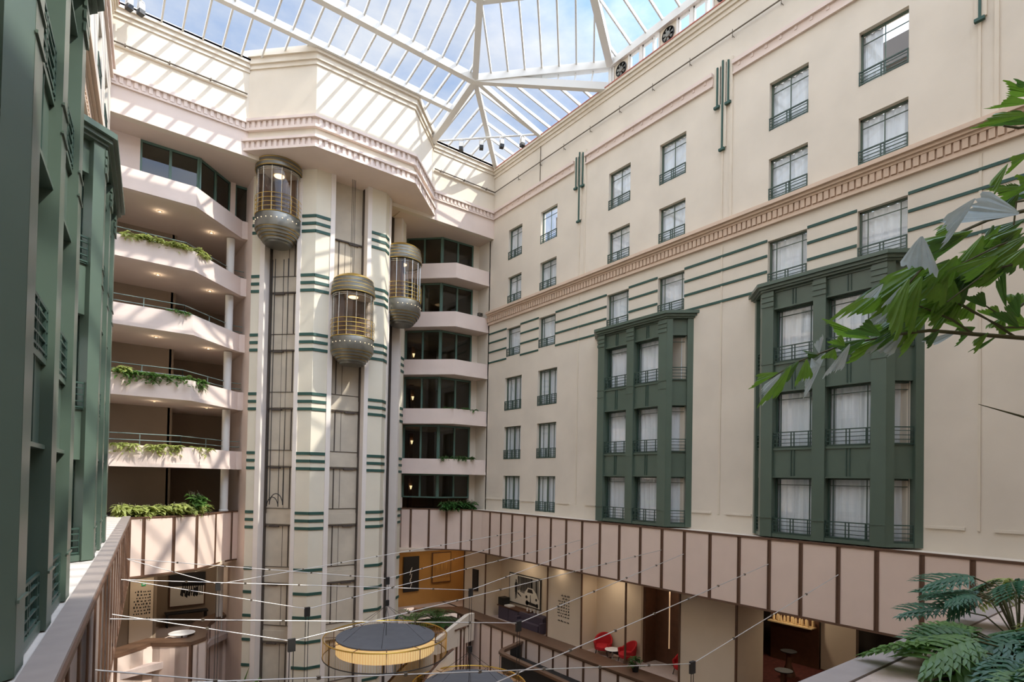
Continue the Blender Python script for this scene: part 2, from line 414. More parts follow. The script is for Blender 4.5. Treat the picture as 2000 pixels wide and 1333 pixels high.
# ------------------------------------------------------------------ green bay windows
def bay(fr, xc, label, group, side_curtain=((0, 1),)*3, close=0):
    root = thing('bay_window', label, 'bay window', fr.w(xc, 0, -1.82), fr.rz, group)
    Z0 = -1.82; D = .81; hw = 1.97; HW = 2.7
    def z(v): return v-Z0
    poly = [(-HW, 0), (-hw, D), (hw, D), (HW, 0)]
    def inset(d): k = d*math.tan(PI/8); return [(-HW+d*1.35, 0), (-hw+k, D-d), (hw-k, D-d), (HW-d*1.35, 0)]
    for a, b, d in ((-1.82, -1.70, .05), (.25, 1.28, .12), (3.24, 4.28, .12), (6.18, 6.86, .12)):
        s = MB().prism(inset(d), z(a), z(b))
        if a > -1: 
            s.box(-hw, hw, D-d-.001, D-d+.045, z(b)-.07, z(b)); s.box(-hw, hw, D-d-.001, D-d+.06, z(a), z(a)+.05)
        sp = s.build('spandrel', 'green', root)
        if a > -1:
            g = MB()
            for x in (-.875, .885):
                for q in (-.05, .05): g.box(x+q-.014, x+q+.014, D-d, D-d+.035, z(a)+.06, z(b)-.08)
            g.build('fillet', 'green_dark', sp)
    # pilasters
    for a, b in ((-1.97, -1.55), (-.2, .2), (1.56, 1.97)):
        s = MB().box(a, b, D-.34, D, 0, z(6.86))
        for q in (6.30, 6.48, 6.66): s.box(a-.02, b+.02, D, D+.035, z(q), z(q)+.13)
        for q in (3.92, 4.25, -1.17): s.box(a-.015, b+.015, D, D+.02, z(q), z(q)+.03)
        s.build('pilaster', 'green', root)
    for sg in (-1, 1):
        q = Vector((-sg*(HW-hw), D)).normalized(); n = Vector((q.y*sg, -q.x*sg)); n = n if n.x*sg > 0 else -n
        p0 = Vector((sg*HW, 0)); L = math.hypot(HW-hw, D)
        for a, b, dp in ((0, .24, .46), (L-.25, L-.005, .25)):
            c = [p0+q*a, p0+q*b, p0+q*b-n*dp, p0+q*a-n*dp]
            MB().prism([tuple(v) for v in c], 0, z(6.86)).build('corner_post', 'green', root)
    cor = MB()
    for a, b, d in ((6.86, 6.93, -.05), (6.93, 7.03, -.12), (7.03, 7.15, -.2)): cor.prism(inset(d), z(a), z(b))
    cor.build('cornice', 'green', root)
    # windows
    bys = ((-1.55, -.2), (.2, 1.56))
    for ri, (a, b) in enumerate(((4.28, 6.18), (1.28, 3.24), (-1.70, .25))):
        for k, (x0, x1) in enumerate(bys):
            wroot = win_group(root, (x0+x1)/2, D-.1, z(a), 0, x1-x0, b-a, 'bay', WN[0]+ri*5+k)
        for sg in (-1, 1):
            L = math.hypot(HW-hw, D); mid = Vector((sg*(HW+hw)/2, D/2)); ang = -sg*math.atan2(D, HW-hw)*1.0
            wroot = win_group(root, mid.x-sg*.07, mid.y-.07, z(a), -sg*(PI/2-math.atan2(HW-hw, D)), L-.45, b-a, 'side', 40+ri, side_curtain[ri] if sg*close > 0 else (0, 1))
    WN[0] += 1
    return root
def win_group(root, x, y, z, rz, W, H, style, seed, curtain=(0, 1)):
    """a window of a bay: frame (part) with pane, curtain and rail as sub-parts"""
    h = W/2; d = .24; t = .05; f = MB()
    f.box(-h, -h+t, -d-.03, -d+.05, 0, H).box(h-t, h, -d-.03, -d+.05, 0, H).box(-h, h, -d-.03, -d+.05, H-t, H).box(-h, h, -d-.03, .02, 0, t)
    b = .022
    if style == 'bay':
        for q in (-h*.70, h*.78): f.box(q-b/2, q+b/2, -d-.01, -d+.03, t, H-t)
    f.box(-h+t, h-t, -d-.01, -d+.03, H*.87, H*.87+b)
    fo = f.build('bay_window_unit', 'green_dark', root); fo.location = (x, y, z); fo.rotation_euler = (0, 0, rz)
    MB().box(-h+t, h-t, -d-.006, -d+.006, t, H-t).build('pane', 'glass_pane', fo)
    if style == 'side' and curtain == (0, 1): curtain = (-.28, 1.28)
    if curtain: curtain_mesh(-h+2*h*curtain[0], -h+2*h*curtain[1], .02, H-.02, -d-.09, seed=seed, amp=.038).build('curtain', 'curtain', fo, smooth=True)
    r = MB(); rh = .56
    for zz, w in ((rh-.035, .035), (rh*.76, .02), (rh*.52, .02), (rh*.28, .02), (.03, .03)): r.box(-h, h, .0, .035, zz, zz+w)
    n = 3 if style == 'bay' else 1
    for q in ([-h+.02, -h*.78, -.05, .05, h*.78, h-.02] if style == 'bay' else [-h+.02, h-.02]): r.box(q-.014, q+.014, 0, .035, .0, rh)
    r.build('guard_rail', 'green_dark', fo)
    return fo
bay(FR, 16.735, 'smaller-looking green bay window of three storeys on the right wall, further from the camera', 'green bay windows', ((0, .3), (0, 1), (0, 1)), -1)
bay(FR, 8.655, 'green bay window of three storeys on the right wall, partly behind the palm fronds', 'green bay windows')

# ------------------------------------------------------------------ left facade (mirror of the right one)
holesL = []; winsL = []
for col in 'ABCD':
    for row in (1, 2, 3):
        x0, x1 = COLS[col]; z0, z1 = ROWS[row]; holesL.append((-x1, -x0, z0, z1)); winsL.append((-x1, -x0, z0, z1, 'tri' if row == 3 else 'mid', col, row))
for col in 'AB':
    for row in (4, 5, 6):
        x0, x1 = FREN[col]; z0, z1 = ROWS[row]; holesL.append((-x1, -x0, z0, z1)); winsL.append((-x1, -x0, z0, z1, 'fren', col, row))
wl = holed_wall(FL, -28.7, 8, -4.3, 19.2, holesL)
struct(wl, 'wall_left', 'cream', 'cream plastered wall at the left edge behind the green bays', 'wall')
for x0, x1, z0, z1, st, col, row in winsL:
    wall_window(FL, x0, x1, z0, z1, st, 'green-framed window of the left cream wall seen edge-on, %s row, %s' % (ORD[row], POS[col].replace(', nearest the palm', '')), depth=.2)
facade_trim(FL, -1, -8, 28.3, 'left', (16.735, 8.655), 'ABCD', True)
bay(FL, -16.735, 'sunlit green bay window on the left wall, the farther one', 'green bay windows of the left wall')
bay(FL, -8.655, 'large near green bay window at the left edge, dark in shade', 'green bay windows of the left wall')

# ------------------------------------------------------------------ back wall, upper part
YB = 28.6; XC = 10.72
X0B = .60                                               # left corner
ub = MB(); ub.box(X0B-.2, XR+.05, YB, YB+.35, 14.95, 19.5)
struct(ub, 'wall_back', 'cream_warm', 'upper cream back wall above the balconies, striped with sunlight', 'wall')
drum_poly = [(5.79, YB+.1), (8.22, 26.2), (13.24, 26.2), (15.72, YB+.1)]
mb = MB()
for a, b in (((X0B-.2), 5.85), (15.7, XR)):
    for z0, z1, p in ((18.92, 19.1, .05), (19.1, 19.3, .12), (19.3, 19.5, .20)): mb.box(a, b, YB-p, YB+.01, z0, z1)
struct(mb, 'trim_8', 'cream_warm', 'stepped parapet moulding along the top of the back wall', 'moulding')
mb = MB()
for a, b in (((X0B-.1), 5.85), (15.7, XR)):
    mb.box(a, b, YB-.10, YB, 16.1, 16.2).box(a, b, YB-.06, YB, 16.2, 16.46).box(a, b, YB-.18, YB, 16.46, 16.62)
    k = a+.1
    while k < b-.15: mb.box(k, k+.14, YB-.12, YB-.05, 16.2, 16.46); k += .26
struct(mb, 'trim_9', 'pinkish', 'toothed pinkish band across the back wall', 'moulding')
mb = MB()
for a, b in (((X0B-.1), 5.85), (15.7, XR)): mb.box(a, b, YB-.02, YB, 14.95, 16.1)
struct(mb, 'trim_10', 'pinkish', 'smooth pinkish fascia under the toothed band of the back wall', 'fascia')
for a, b, w in ((X0B, 5.75, 'left'), (15.75, XR-.05, 'right')):
    t = tag(MB().tube([(a, YB-.13, 17.83), (b, YB-.13, 17.83)], .035).build('conduit', 'pipe'), 'thin conduit on the back wall top, %s of the lift tower' % w, 'pipe')
    x = a+.4
    while x < b-.3: MB().box(x, x+.05, YB-.16, YB, 17.80, 17.9).build('bracket', 'pipe', t); x += 1.6
    MB().box(a, b, YB-.09, YB, 17.72, 17.77).build('ledge', 'cream_warm', t)

# ------------------------------------------------------------------ glass roof
roof = thing('ceiling', 'white steel and glass roof over the atrium', 'glass roof', (10, 20, 20), kind='structure', world=True)
Np = Vector((15.31, 23.74, 20.35)); Pp = Vector((20.1, 18.95, 20.52)); Ap = Vector((9.3, 13.4, 25.75)); Cc = Vector((20.08, 28.5, 19.45))
XL = -2.5; m1 = (20.35-19.55)/(28.5-23.74)
def rb(a, b, w=.28, h=.34): MB().beam(a, b, w, h).build('roof_beam', 'white_paint', roof)
def gb(a, b, w=.07, h=.15): MB().beam(a, b, w, h).build('glazing_bar', 'white_paint', roof)
rb((XL, 23.74, 20.35), Np, .30, .38)
P1y = 25.95; P1z = 19.55+m1*(28.5-P1y)
rb((XL, P1y, P1z), (15.45, P1y, P1z), .26, .30)
rb(Np, (15.55, 28.5, 19.55), .34, .34); rb(Np, (20.1, 24.08, 19.40), .22, .26); rb(Np, Cc, .24, .28)
rb(Np, Pp, .34, .36); rb(Np, (20.05, 19.1, 19.5), .26, .36)
rb(Np, Ap, .30, .36); rb(Pp, Ap, .34, .40)
rb((XL, 13.4, 25.75), Ap, .3, .36); rb(Ap, (9.3, -14, 25.75), .3, .36)
rb((20.1, -14, 20.52), Pp, .36, .36)
rb((XL, 28.5, 19.56), Cc, .2, .12); rb(Cc, (20.1, 19.0, 19.36), .2, .10)
q1 = Np+(Ap-Np)*.26; q2 = Pp+(Ap-Pp)*.26
rb(q1, q2, .24, .30); rb((XL, q1.y, q1.z), q1, .24, .30); rb(q2, (q2.x, -14, q2.z), .24, .30)
rb(Np+(Ap-Np)*.6, Pp+(Ap-Pp)*.6, .2, .26)
qq = Np+(Ap-Np)*.6; rb((XL, qq.y, qq.z), qq, .2, .26)
qq = Pp+(Ap-Pp)*.6; rb(qq, (qq.x, -14, qq.z), .2, .26)
dx = .79
x = 15.31-dx*.5
while x > XL:                                            # back slope, lower and upper
    gb((x, 28.5, 19.55), (x, 23.74, 20.35))
    if x > Ap.x: t = (x-Np.x)/(Ap.x-Np.x); top = Np+(Ap-Np)*t
    else: top = Vector((x, 13.4, 25.75))
    gb((x, 23.74, 20.35), top); x -= dx
y = 23.74+dx*.6
k = 0
while y < 28.4:                                          # corner square: both slopes up to its hip
    t = (28.5-y)/(28.5-Np.y); hx = 20.08-(20.08-Np.x)*t
    gb((20.08, y, 19.40), (hx, y, 19.42+.93*t)); y += dx
x = 15.31+dx*.6
while x < 20.0:
    t = (20.08-x)/(20.08-Np.x); hy = 28.5-(28.5-Np.y)*t
    gb((x, 28.5, 19.55), (x, hy, 19.55+.8*t)); x += dx
y = 23.3
while y > 19.3:                                          # triangle between corner and clerestory
    t = (y-19.1)/(23.74-19.1); lp = Vector((20.05, 19.1, 19.45))+(Np-Vector((20.05, 19.1, 19.45)))*t
    gb((20.08, y, 19.40), lp); y -= dx
n = 8
dirp = Vector((-1, -1, 0)).normalized()
for k in range(1, n):                                    # chamfer slope
    b = Np+(Pp-Np)*(k/n)
    best = 1e9
    for (e0, e1) in ((Np, Ap), (Pp, Ap)):
        ex = e1-e0; den = dirp.x*ex.y-dirp.y*ex.x
        if abs(den) < 1e-6: continue
        u = ((e0.x-b.x)*ex.y-(e0.y-b.y)*ex.x)/den; v = ((e0.x-b.x)*dirp.y-(e0.y-b.y)*dirp.x)/den
        if u > 1e-3 and 0 <= v <= 1.001 and u < best: best = u; top = e0+ex*v
    gb(b, top, .08, .14)
    lo = Vector((20.05, 19.1, 19.5)); bl = Np+(lo-Np)*(k/n); gb(bl, b, .06, .06)
y = 18.5
while y > -13.5:                                         # right slope above the clerestory
    if y > Ap.y: t = (y-Pp.y)/(Ap.y-Pp.y); top = Pp+(Ap-Pp)*t
    else: top = Vector((9.3, y, 25.75))
    gb((20.1, y, 20.52), top); y -= dx*1.15
def pane(*p):
    mb = MB(); mb.add([tuple(Vector(q)+Vector((0, 0, .02))) for q in p], [tuple(range(len(p)))]); mb.build('roof_glazing', 'glass_roof', roof)
pane((XL, 28.5, 19.55), (XL, 23.74, 20.35), Np, Cc); pane(Cc, Np, (20.08, 19.0, 19.40)); pane((XL, 23.74, 20.35), (XL, 13.4, 25.75), Ap, Np)
pane(Np, Ap, Pp); pane(Pp, Ap, (9.3, -14, 25.75), (20.1, -14, 20.52)); pane(Np, Pp, (20.05, 19.0, 19.45))
# clerestory: white frames, ventilator squares
cl = thing('window_%d' % (WN[0]+1), 'row of small white clerestory windows with round fans between wall top and glass roof', 'clerestory', (20.15, 5, 19.5), kind='structure', world=True); WN[0] += 1
f = MB(); f.box(20.08, 20.22, -14, 19.0, 19.22, 19.36).box(20.02, 20.24, 18.86, 19.06, 19.22, 20.5)
y = 18.75; fans = []
while y > -13:
    fans.append(y-.48)
    for a, b in ((y-.02, y+.06), (y-1.0, y-.92), (y-1.76, y-1.60), (y-2.45, y-2.37)): f.box(20.05, 20.22, a, b, 19.25, 20.3)
    for a, b in ((y-1.6, y-1.0), (y-2.37, y-1.76)):
        f.box(20.09, 20.19, a+0, a+.06, 19.3, 20.2).box(20.09, 20.19, b-.06, b, 19.3, 20.2).box(20.09, 20.19, a, b, 20.08, 20.2).box(20.09, 20.19, a, b, 19.32, 19.44)
        MB().box(20.13, 20.14, a+.06, b-.06, 19.44, 20.08).build('pane', 'glass_roof', cl)
    y -= 2.72
f.build('window_frame', 'white_paint', cl)
for k, y in enumerate(fans):
    if y < 9: continue
    t = thing('wall_fan', 'round black extractor fan, %s from the back of the right clerestory' % ['first', 'second', 'third', 'fourth'][k], 'fan', (20.12, y, 19.76), group='clerestory fans', world=True)
    MB().box(20.10, 20.18, y-.42, y+.46, 19.3, 20.22).build('mounting_plate', 'cream_warm', t)
    g = MB(); g.lathe([(.10, 0), (.30, 0), (.33, .05), (.30, .08)], 24); 
    v = [(20.10-p[2], y+p[0], 19.76+p[1]) for p in g.v]; MB().add(v, g.f).build('fan_ring', 'black', t, smooth=True)
    g = MB().lathe([(.001, .09), (.12, .085), (.15, .04), (.15, 0)], 16); MB().add([(20.10-p[2], y+p[0], 19.76+p[1]) for p in g.v], g.f).build('hub', 'gunmetal', t, smooth=True)
    g = MB()
    for q in range(7):
        a = 2*PI*q/7; g.quad((20.06, y+.1*math.cos(a), 19.76+.1*math.sin(a)), (20.06, y+.28*math.cos(a), 19.76+.28*math.sin(a)), (20.04, y+.28*math.cos(a+.5), 19.76+.28*math.sin(a+.5)), (20.04, y+.1*math.cos(a+.5), 19.76+.1*math.sin(a+.5)))
    g.build('blades', 'gunmetal', t)

# pipe with four theatre lamps across the corner, and lamps in the left corner
def spot_lamp(x, y, z, yaw, lab, grp):
    t = thing('stage_spotlight', lab, 'spotlight', (x, y, z), yaw, grp)
    MB().box(-.10, .10, -.12, .12, -.42, -.16).build('lamp_housing', 'white_paint', t)
    MB().box(-.11, .11, -.13, .13, -.60, -.42).build('hood', 'black', t)
    MB().box(-.13, -.11, -.02, .02, -.36, 0).box(.11, .13, -.02, .02, -.36, 0).box(-.13, .13, -.02, .02, -.03, 0).build('yoke', 'steel', t)
pa = Vector((15.85, 28.2, 19.36)); pb = Vector((20.0, 24.1, 19.40))
tag(MB().tube([pa, pb], .05).build('lamp_pipe', 'white_paint'), 'white pipe spanning the roof corner with four spotlights under it', 'pipe')
for k, u in enumerate((.22, .42, .62, .82)):
    p = pa+(pb-pa)*u
    spot_lamp(p.x, p.y, p.z-.04, -.7+.2*k, 'white spotlight with black hood hanging from the corner pipe, %s from the lift tower' % ['first', 'second', 'third', 'fourth'][k], 'corner spotlights')
for k, (x, y) in enumerate(((1.1, 27.9), (1.5, 27.9))):
    spot_lamp(x, y, 19.6, .4, 'black-hooded spotlight under the roof at the top left corner, %s' % ['left', 'right'][k], 'left corner spotlights')

# ------------------------------------------------------------------ lift tower
TOP_Z = 20.0; BOT_Z = -11.8
tw = thing('lift_tower', 'tall octagonal cream lift tower with green stripes and overhanging crown', 'tower', (XC, 30, BOT_Z), world=True)
def scale_poly(d): 
    k = d*math.tan(PI/8)
    return [(5.79-d*1.41, YB+.05), (8.22-k, 26.2-d), (13.24+k, 26.2-d), (15.72+d*1.41, YB+.05)]
MB().prism(scale_poly(0), 15.20, TOP_Z-.3).build('crown_wall', 'cream_warm', tw)
c = MB()
for z0, z1, p in ((19.06, 19.26, .06), (19.26, 19.53, .14), (19.53, 19.83, .24)): c.prism(scale_poly(p), z0, z1)
c.build('crown_cornice', 'cream_warm', tw)
for zb in (15.16, 16.10):
    c = MB().prism(scale_poly(.16), zb, zb+.12).prism(scale_poly(.08), zb+.11, zb+.43).prism(scale_poly(.22), zb+.42, zb+.54)
    pl = scale_poly(.08)
    for i in range(3):
        a = Vector(pl[i]); b = Vector(pl[i+1]); L = (b-a).length; d = (b-a)/L; nn = Vector((d.y, -d.x)); k = .15
        while k < L-.2:
            p = a+d*k; q = p+d*.15; c.prism([tuple(p), tuple(q), tuple(q+nn*.07), tuple(p+nn*.07)], zb+.12, zb+.42); k += .28
    c.build('dentil_band', 'pinkish', tw)
# shaft octagon
F0 = Vector((8.88, 27.9)); F1 = Vector((12.56, 27.9)); s2 = Vector((-1, 1)).normalized(); s3 = Vector((1, 1)).normalized()
SL = 3.34
E0 = F0+s2*SL; E1 = F1+s3*SL
def face_pt(a, d, n, u, w): p = a+d*u+n*w; return (p.x, p.y)
faces = [('left', F0, s2, Vector((-1, -1)).normalized()), ('front', F0, Vector((1, 0)), Vector((0, -1))), ('right', F1, s3, Vector((1, -1)).normalized())]
LEN = {'left': SL, 'front': 3.68, 'right': SL}
ZT = 15.2
def fbox(mb, fc, u0, u1, w0, w1, z0, z1):
    _, a, d, n = fc
    mb.prism([face_pt(a, d, n, u0, w0), face_pt(a, d, n, u1, w0), face_pt(a, d, n, u1, w1), face_pt(a, d, n, u0, w1)], z0, z1)
SH = {'left': (.93, 2.63), 'front': (.95, 2.66), 'right': (.75, 2.45)}
ZS = [12.83-2.93*k for k in range(6)]
# corner pilasters: one per fold, wrapping both faces
def pil(folds, lab):
    mb = MB()
    for fc, u0, u1 in folds: fbox(mb, fc, u0, u1, -.45, 0, BOT_Z, ZT)
    p = mb.build('pilaster', 'pilaster', tw)
    zz = [z-.375*k for z in ZS for k in range(3)]+[-4.6, -5.76, -6.92, -8.1, -9.35, -10.5]
    for z in zz:
        st = MB()
        for fc, u0, u1 in folds: fbox(st, fc, u0, u1, -.02, .035, z-.07, z+.07)
        st.build('stripe', 'green_stripe', p)
fl, ff, fr_ = faces
pil([(fl, 2.88, SL)], 'l'); pil([(fl, 0, .72), (ff, 0, .72)], 'ml'); pil([(ff, 2.88, 3.68), (fr_, 0, .5)], 'mr'); pil([(fr_, 2.72, SL)], 'r')
for fc, ul in ((fl, (.72, .93, 2.63, 2.88)), (ff, (.72, .95, 2.66, 2.88)), (fr_, (.5, .75, 2.45, 2.72))):
    for a, b in (ul[:2], ul[2:]):
        mb = MB(); fbox(mb, fc, a, b, -.5, .04, BOT_Z, ZT); mb.build('edge_strip', 'strip', tw)
    u0, u1 = SH[fc[0]]; W = u1-u0
    mb = MB(); fbox(mb, fc, u0-.05, u1+.05, -.75, -.60, BOT_Z, ZT); bk = mb.build('shaft_wall', 'shaft', tw)
    # lift doors of every floor: leaf seams, header beam, dark operator rail
    for z in [12.2-2.93*k for k in range(8)]:
        dr = MB(); hd = MB(); fbox(hd, fc, u0, u1, -.61, -.56, z+.02, z+.55)
        fbox(dr, fc, u0+.12*W, u1-.06, -.60, -.50, z-.07, z-.02)
        fbox(dr, fc, u0+.55*W, u0+.85*W, -.60, -.50, z-.13, z-.07)
        fbox(dr, fc, u0+.24*W, u0+.27*W, -.60, -.57, z-2.1, z-.05)
        fbox(dr, fc, u0+.44*W, u0+.45*W, -.60, -.585, z-2.1, z-.05)
        fbox(dr, fc, u0, u1, -.60, -.575, z-2.14, z-2.11)
        hd.build('header_beam', 'shaft', bk); dr.build('door_gear', 'rail_dark', bk)
    g = MB(); fbox(g, fc, u1-.05, u1, -.6, -.42, BOT_Z, ZT); g.build('guide_rail', 'rail_dark', tw)
MB().prism([(E0.x, E0.y), (E0.x+.3, E0.y), (E0.x+.3, 36.2), (E0.x, 36.2)], BOT_Z, 15.2).build('side_wall', 'pinkish', tw)
MB().prism([(E1.x-.3, E1.y), (E1.x, E1.y), (E1.x, 36.2), (E1.x-.3, 36.2)], BOT_Z, 15.2).build('side_wall', 'pinkish', tw)
# travelling cables
def fpt(fc, u, w, z): p = face_pt(fc[1], fc[2], fc[3], u, w); return (p[0], p[1], z)
def loop(fc, ua, ub, w, za, zb, lab):
    r = (ub-ua)/2; pts = [fpt(fc, ua, w, za)]+[fpt(fc, ua+r-r*math.cos(t*PI/8), w, zb-r*1.6*math.sin(t*PI/8)) for t in range(9)]+[fpt(fc, ub, w, za)]
    tag(MB().tube(pts, .022, 5).build('travelling_cable', 'cable_black'), lab, 'cable', 'lift cables')
loop(fl, 2.35, 1.75, -.22, 10.8, -1.55, 'longest black cable loop hanging in the left lift shaft'); loop(fl, 2.15, 1.45, -.12, 10.8, -1.45, 'second black cable loop in the left lift shaft, right of the longest')
loop(fr_, 1.1, 1.6, -.25, 8.6, -3.4, 'black cable loop hanging in the right lift shaft')
for k, (fc, u) in enumerate(((ff, 1.75), (ff, 1.83), (ff, 1.91))):
    tag(MB().tube([fpt(fc, u, .15, 9.8), fpt(fc, u, .15, 15.3)], .012, 4).build('hoist_rope', 'cable_black'), 'thin vertical hoist ropes above the middle glass lift', 'rope', 'hoist ropes')

# ------------------------------------------------------------------ glass lifts
def lift(x, y, z, rz, label):
    t = thing('glass_lift', label, 'lift', (x, y, z), rz, 'glass lifts on the tower'); t.scale = (.94, .94, 1.02)
    R = 1.1; A0, A1 = -PI*1.02-.35, .35+PI*.02            # front (local -y) part of the circle
    kw = dict(a0=A0, a1=A1)
    s = MB().lathe([(.01, .02), (.62, .02), (.66, .10), (.74, .12), (.76, .22), (.84, .24), (.87, .34), (.95, .36), (.98, .47), (1.04, .50), (1.07, .60), (1.10, .62)], 40).build('stepped_base', 'gunmetal', t, smooth=True)
    g = MB()
    for r_, z_ in ((.76, .22), (.87, .34), (.98, .47), (1.08, .61)): g.ring(r_+.005, z_, .012, 40, 5)
    g.build('base_trim', 'gold', s)
    sk = MB().lathe([(1.10, .62), (1.12, .66), (1.12, 1.24), (1.10, 1.30), (.9, 1.30)], 40).build('skirt', 'gunmetal', t, smooth=True)
    MB().ring(1.12, 1.29, .018, 40, 5).build('skirt_trim', 'gold', sk)
    for k in range(13):
        a = -PI+.15+(PI-.3)*k/12; MB().ball((1.125*math.cos(a), 1.125*math.sin(a), .98), .026).build('bulb', 'bulb', sk)
    gl = MB().lathe([(1.04, 1.30), (1.04, 3.42)], 40, **kw).build('cabin_glass', 'glass_cabin', t, smooth=True)
    f = MB(); n = 9
    for k in range(n+1):
        a = A0+(A1-A0)*k/n; c, s_ = 1.06*math.cos(a), 1.06*math.sin(a); f.tube([(c, s_, 1.3), (c, s_, 3.46)], .022, 5)
    f.ring(1.06, 3.36, .018, 40, 5, **kw).ring(1.06, 3.26, .014, 40, 5, **kw)
    f.build('mullion', 'chrome', t)
    r = MB()
    for z_ in (1.50, 1.70, 1.90, 2.12): r.ring(1.13, z_, .013, 40, 5, **kw)
    for k in range(n+1):
        a = A0+(A1-A0)*k/n; c, s_ = 1.13*math.cos(a), 1.13*math.sin(a); r.tube([(c, s_, 1.3), (c, s_, 2.13)], .011, 5)
    r.build('hoop_rail', 'gold', t)
    cr = MB().lathe([(.9, 3.42), (1.12, 3.42), (1.14, 3.5), (1.14, 3.62), (1.12, 3.64), (1.12, 3.80), (1.09, 3.83), (1.09, 3.97), (1.05, 4.0), (1.05, 4.12), (.98, 4.20)], 40).build('crown', 'gunmetal', t, smooth=True)
    g = MB()
    for r_, z_ in ((1.145, 3.44), (1.135, 3.63), (1.11, 3.815), (1.075, 3.985), (1.03, 4.16)): g.ring(r_, z_, .016, 40, 5)
    g.build('crown_trim', 'gold', cr)
    MB().lathe([(1.0, 4.18), (.86, 4.30), (.62, 4.40), (.3, 4.46), (.01, 4.47)], 40).build('dome', 'gold', t, smooth=True)
    w = MB().box(-.95, .95, .48, .56, 1.2, 3.45); w.box(-.95, -.6, -.3, .5, 1.2, 3.4); w.build('cabin_back', 'cabin_wood', t)
    MB().lathe([(.01, 1.31), (1.0, 1.31)], 24).build('cabin_floor', 'cabin_wood', t)
    MB().lathe([(.01, 3.40), (1.0, 3.40)], 24).build('cabin_ceiling', 'cream', t)
    MB().lathe([(.01, 3.37), (.25, 3.37), (.25, 3.39)], 16).build('ceiling_lamp', 'lamp_glow', t)
    MB().box(-.35, .35, .5, .95, .3, 4.2).build('carriage', 'cable_black', t)
    return t
def lift_at(fc, z, lab, out=.35):
    u = sum(SH[fc[0]])/2; p = face_pt(fc[1], fc[2], fc[3], u, out); n = fc[3]
    lift(p[0], p[1], z, math.atan2(n.y, n.x)+PI/2, lab)
lift_at(fl, 11.22, 'highest glass lift, under the tower crown on the left face, dark and tucked up', .36)
lift_at(ff, 5.60, 'lowest glass lift, gold-domed, on the front face of the tower', .45)
lift_at(fr_, 8.45, 'middle-height glass lift, gold-domed, on the right face of the tower', .40)

# ------------------------------------------------------------------ balconies
ZB = [12.1, 9.16, 6.27, 3.3, .27]
ORDN = ['top', 'second', 'third', 'fourth', 'lowest']
def balcony(left, zb, label, rail):
    t = thing('balcony', label, 'balcony', ((3, 31, zb) if left else (18, 31, zb)), group='balconies %s of the lift tower' % ('left' if left else 'right'), world=True)
    if left: path = [(.45, 29.0), (3.85, 29.0), (6.25, 31.35), (6.75, 31.35)]; back = [(6.75, 36), (.45, 36)]
    else: path = [(14.7, 31.35), (15.25, 31.35), (17.65, 29.0), (20.05, 29.0)]; back = [(20.05, 36), (14.7, 36)]
    ip = offset(path, .1)
    MB().prism(ip+back, zb+.03, zb+.28).build('slab', 'soffit', t)
    MB().strip(path, 0, .22, zb, zb+.92).build('parapet', 'pinkish', t)
    MB().strip(path, -.035, 0.02, zb, zb+.17).build('parapet_lip', 'pinkish', t)
    MB().strip(path, .2, .62, zb+.28, zb+.82).build('planter_bed', 'soil', t)
    MB().strip(path, .60, .70, zb+.28, zb+.92).build('planter_back', 'pinkish', t)
    if rail:
        rp = offset(path, .65); r = MB()
        for z in (zb+1.45, zb+1.17): r.tube([(*p, z) for p in rp], .022, 5)
        for a, b in zip(rp, rp[1:]):
            L = math.hypot(b[0]-a[0], b[1]-a[1]); n = max(1, int(L/1.5))
            for k in range(n+1): q = (a[0]+(b[0]-a[0])*k/n, a[1]+(b[1]-a[1])*k/n); r.tube([(*q, zb+.9), (*q, zb+1.46)], .02, 5)
        r.build('railing', 'rail_grey', t)
    return t
for k, z in enumerate(ZB):
    balcony(True, z, '%s balcony left of the lift tower%s' % (ORDN[k], [', without railing, glazed behind', ' with a dense green planter and railing', ' with a railing and a few leaves', ' with trailing plants and railing', ' with sparse hanging plants'][k]), k > 0)
    balcony(False, z, '%s balcony right of the lift tower, its storey glazed' % ORDN[k], False)
# storey-high structure behind the balconies
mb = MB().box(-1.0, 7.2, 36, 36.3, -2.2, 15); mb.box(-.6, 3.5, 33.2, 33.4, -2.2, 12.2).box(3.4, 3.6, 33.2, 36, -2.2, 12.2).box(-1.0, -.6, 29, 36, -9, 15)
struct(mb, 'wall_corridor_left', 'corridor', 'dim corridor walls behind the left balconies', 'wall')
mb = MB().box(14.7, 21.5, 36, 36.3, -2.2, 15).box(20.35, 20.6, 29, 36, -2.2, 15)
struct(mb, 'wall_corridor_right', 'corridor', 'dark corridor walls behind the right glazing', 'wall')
struct(MB().box(6, 15.5, YB+.2, 36, 15.02, 15.14).prism([(-.6, YB+.3), (7.6, YB+.3), (7.6, 36), (-.6, 36)], 14.97, 15.15).prism([(13.9, YB+.3), (20.4, YB+.3), (20.4, 36), (13.9, 36)], 14.97, 15.15), 'ceiling_1', 'soffit', 'pale soffit under the upper back wall on both sides of the tower', 'soffit')
struct(MB().prism([(-.6, 30), (4.4, 30), (6.3, 32.3), (6.9, 32.4), (6.9, 36), (-.6, 36)], -2.2, -2.0).prism([(15.2, 32.4), (18.4, 30.4), (20.4, 30), (20.4, 36), (15.2, 36)], -2.2, -2.0), 'floor_1', 'floor_stone', 'corridor floor at the level of the panelled band', 'floor')
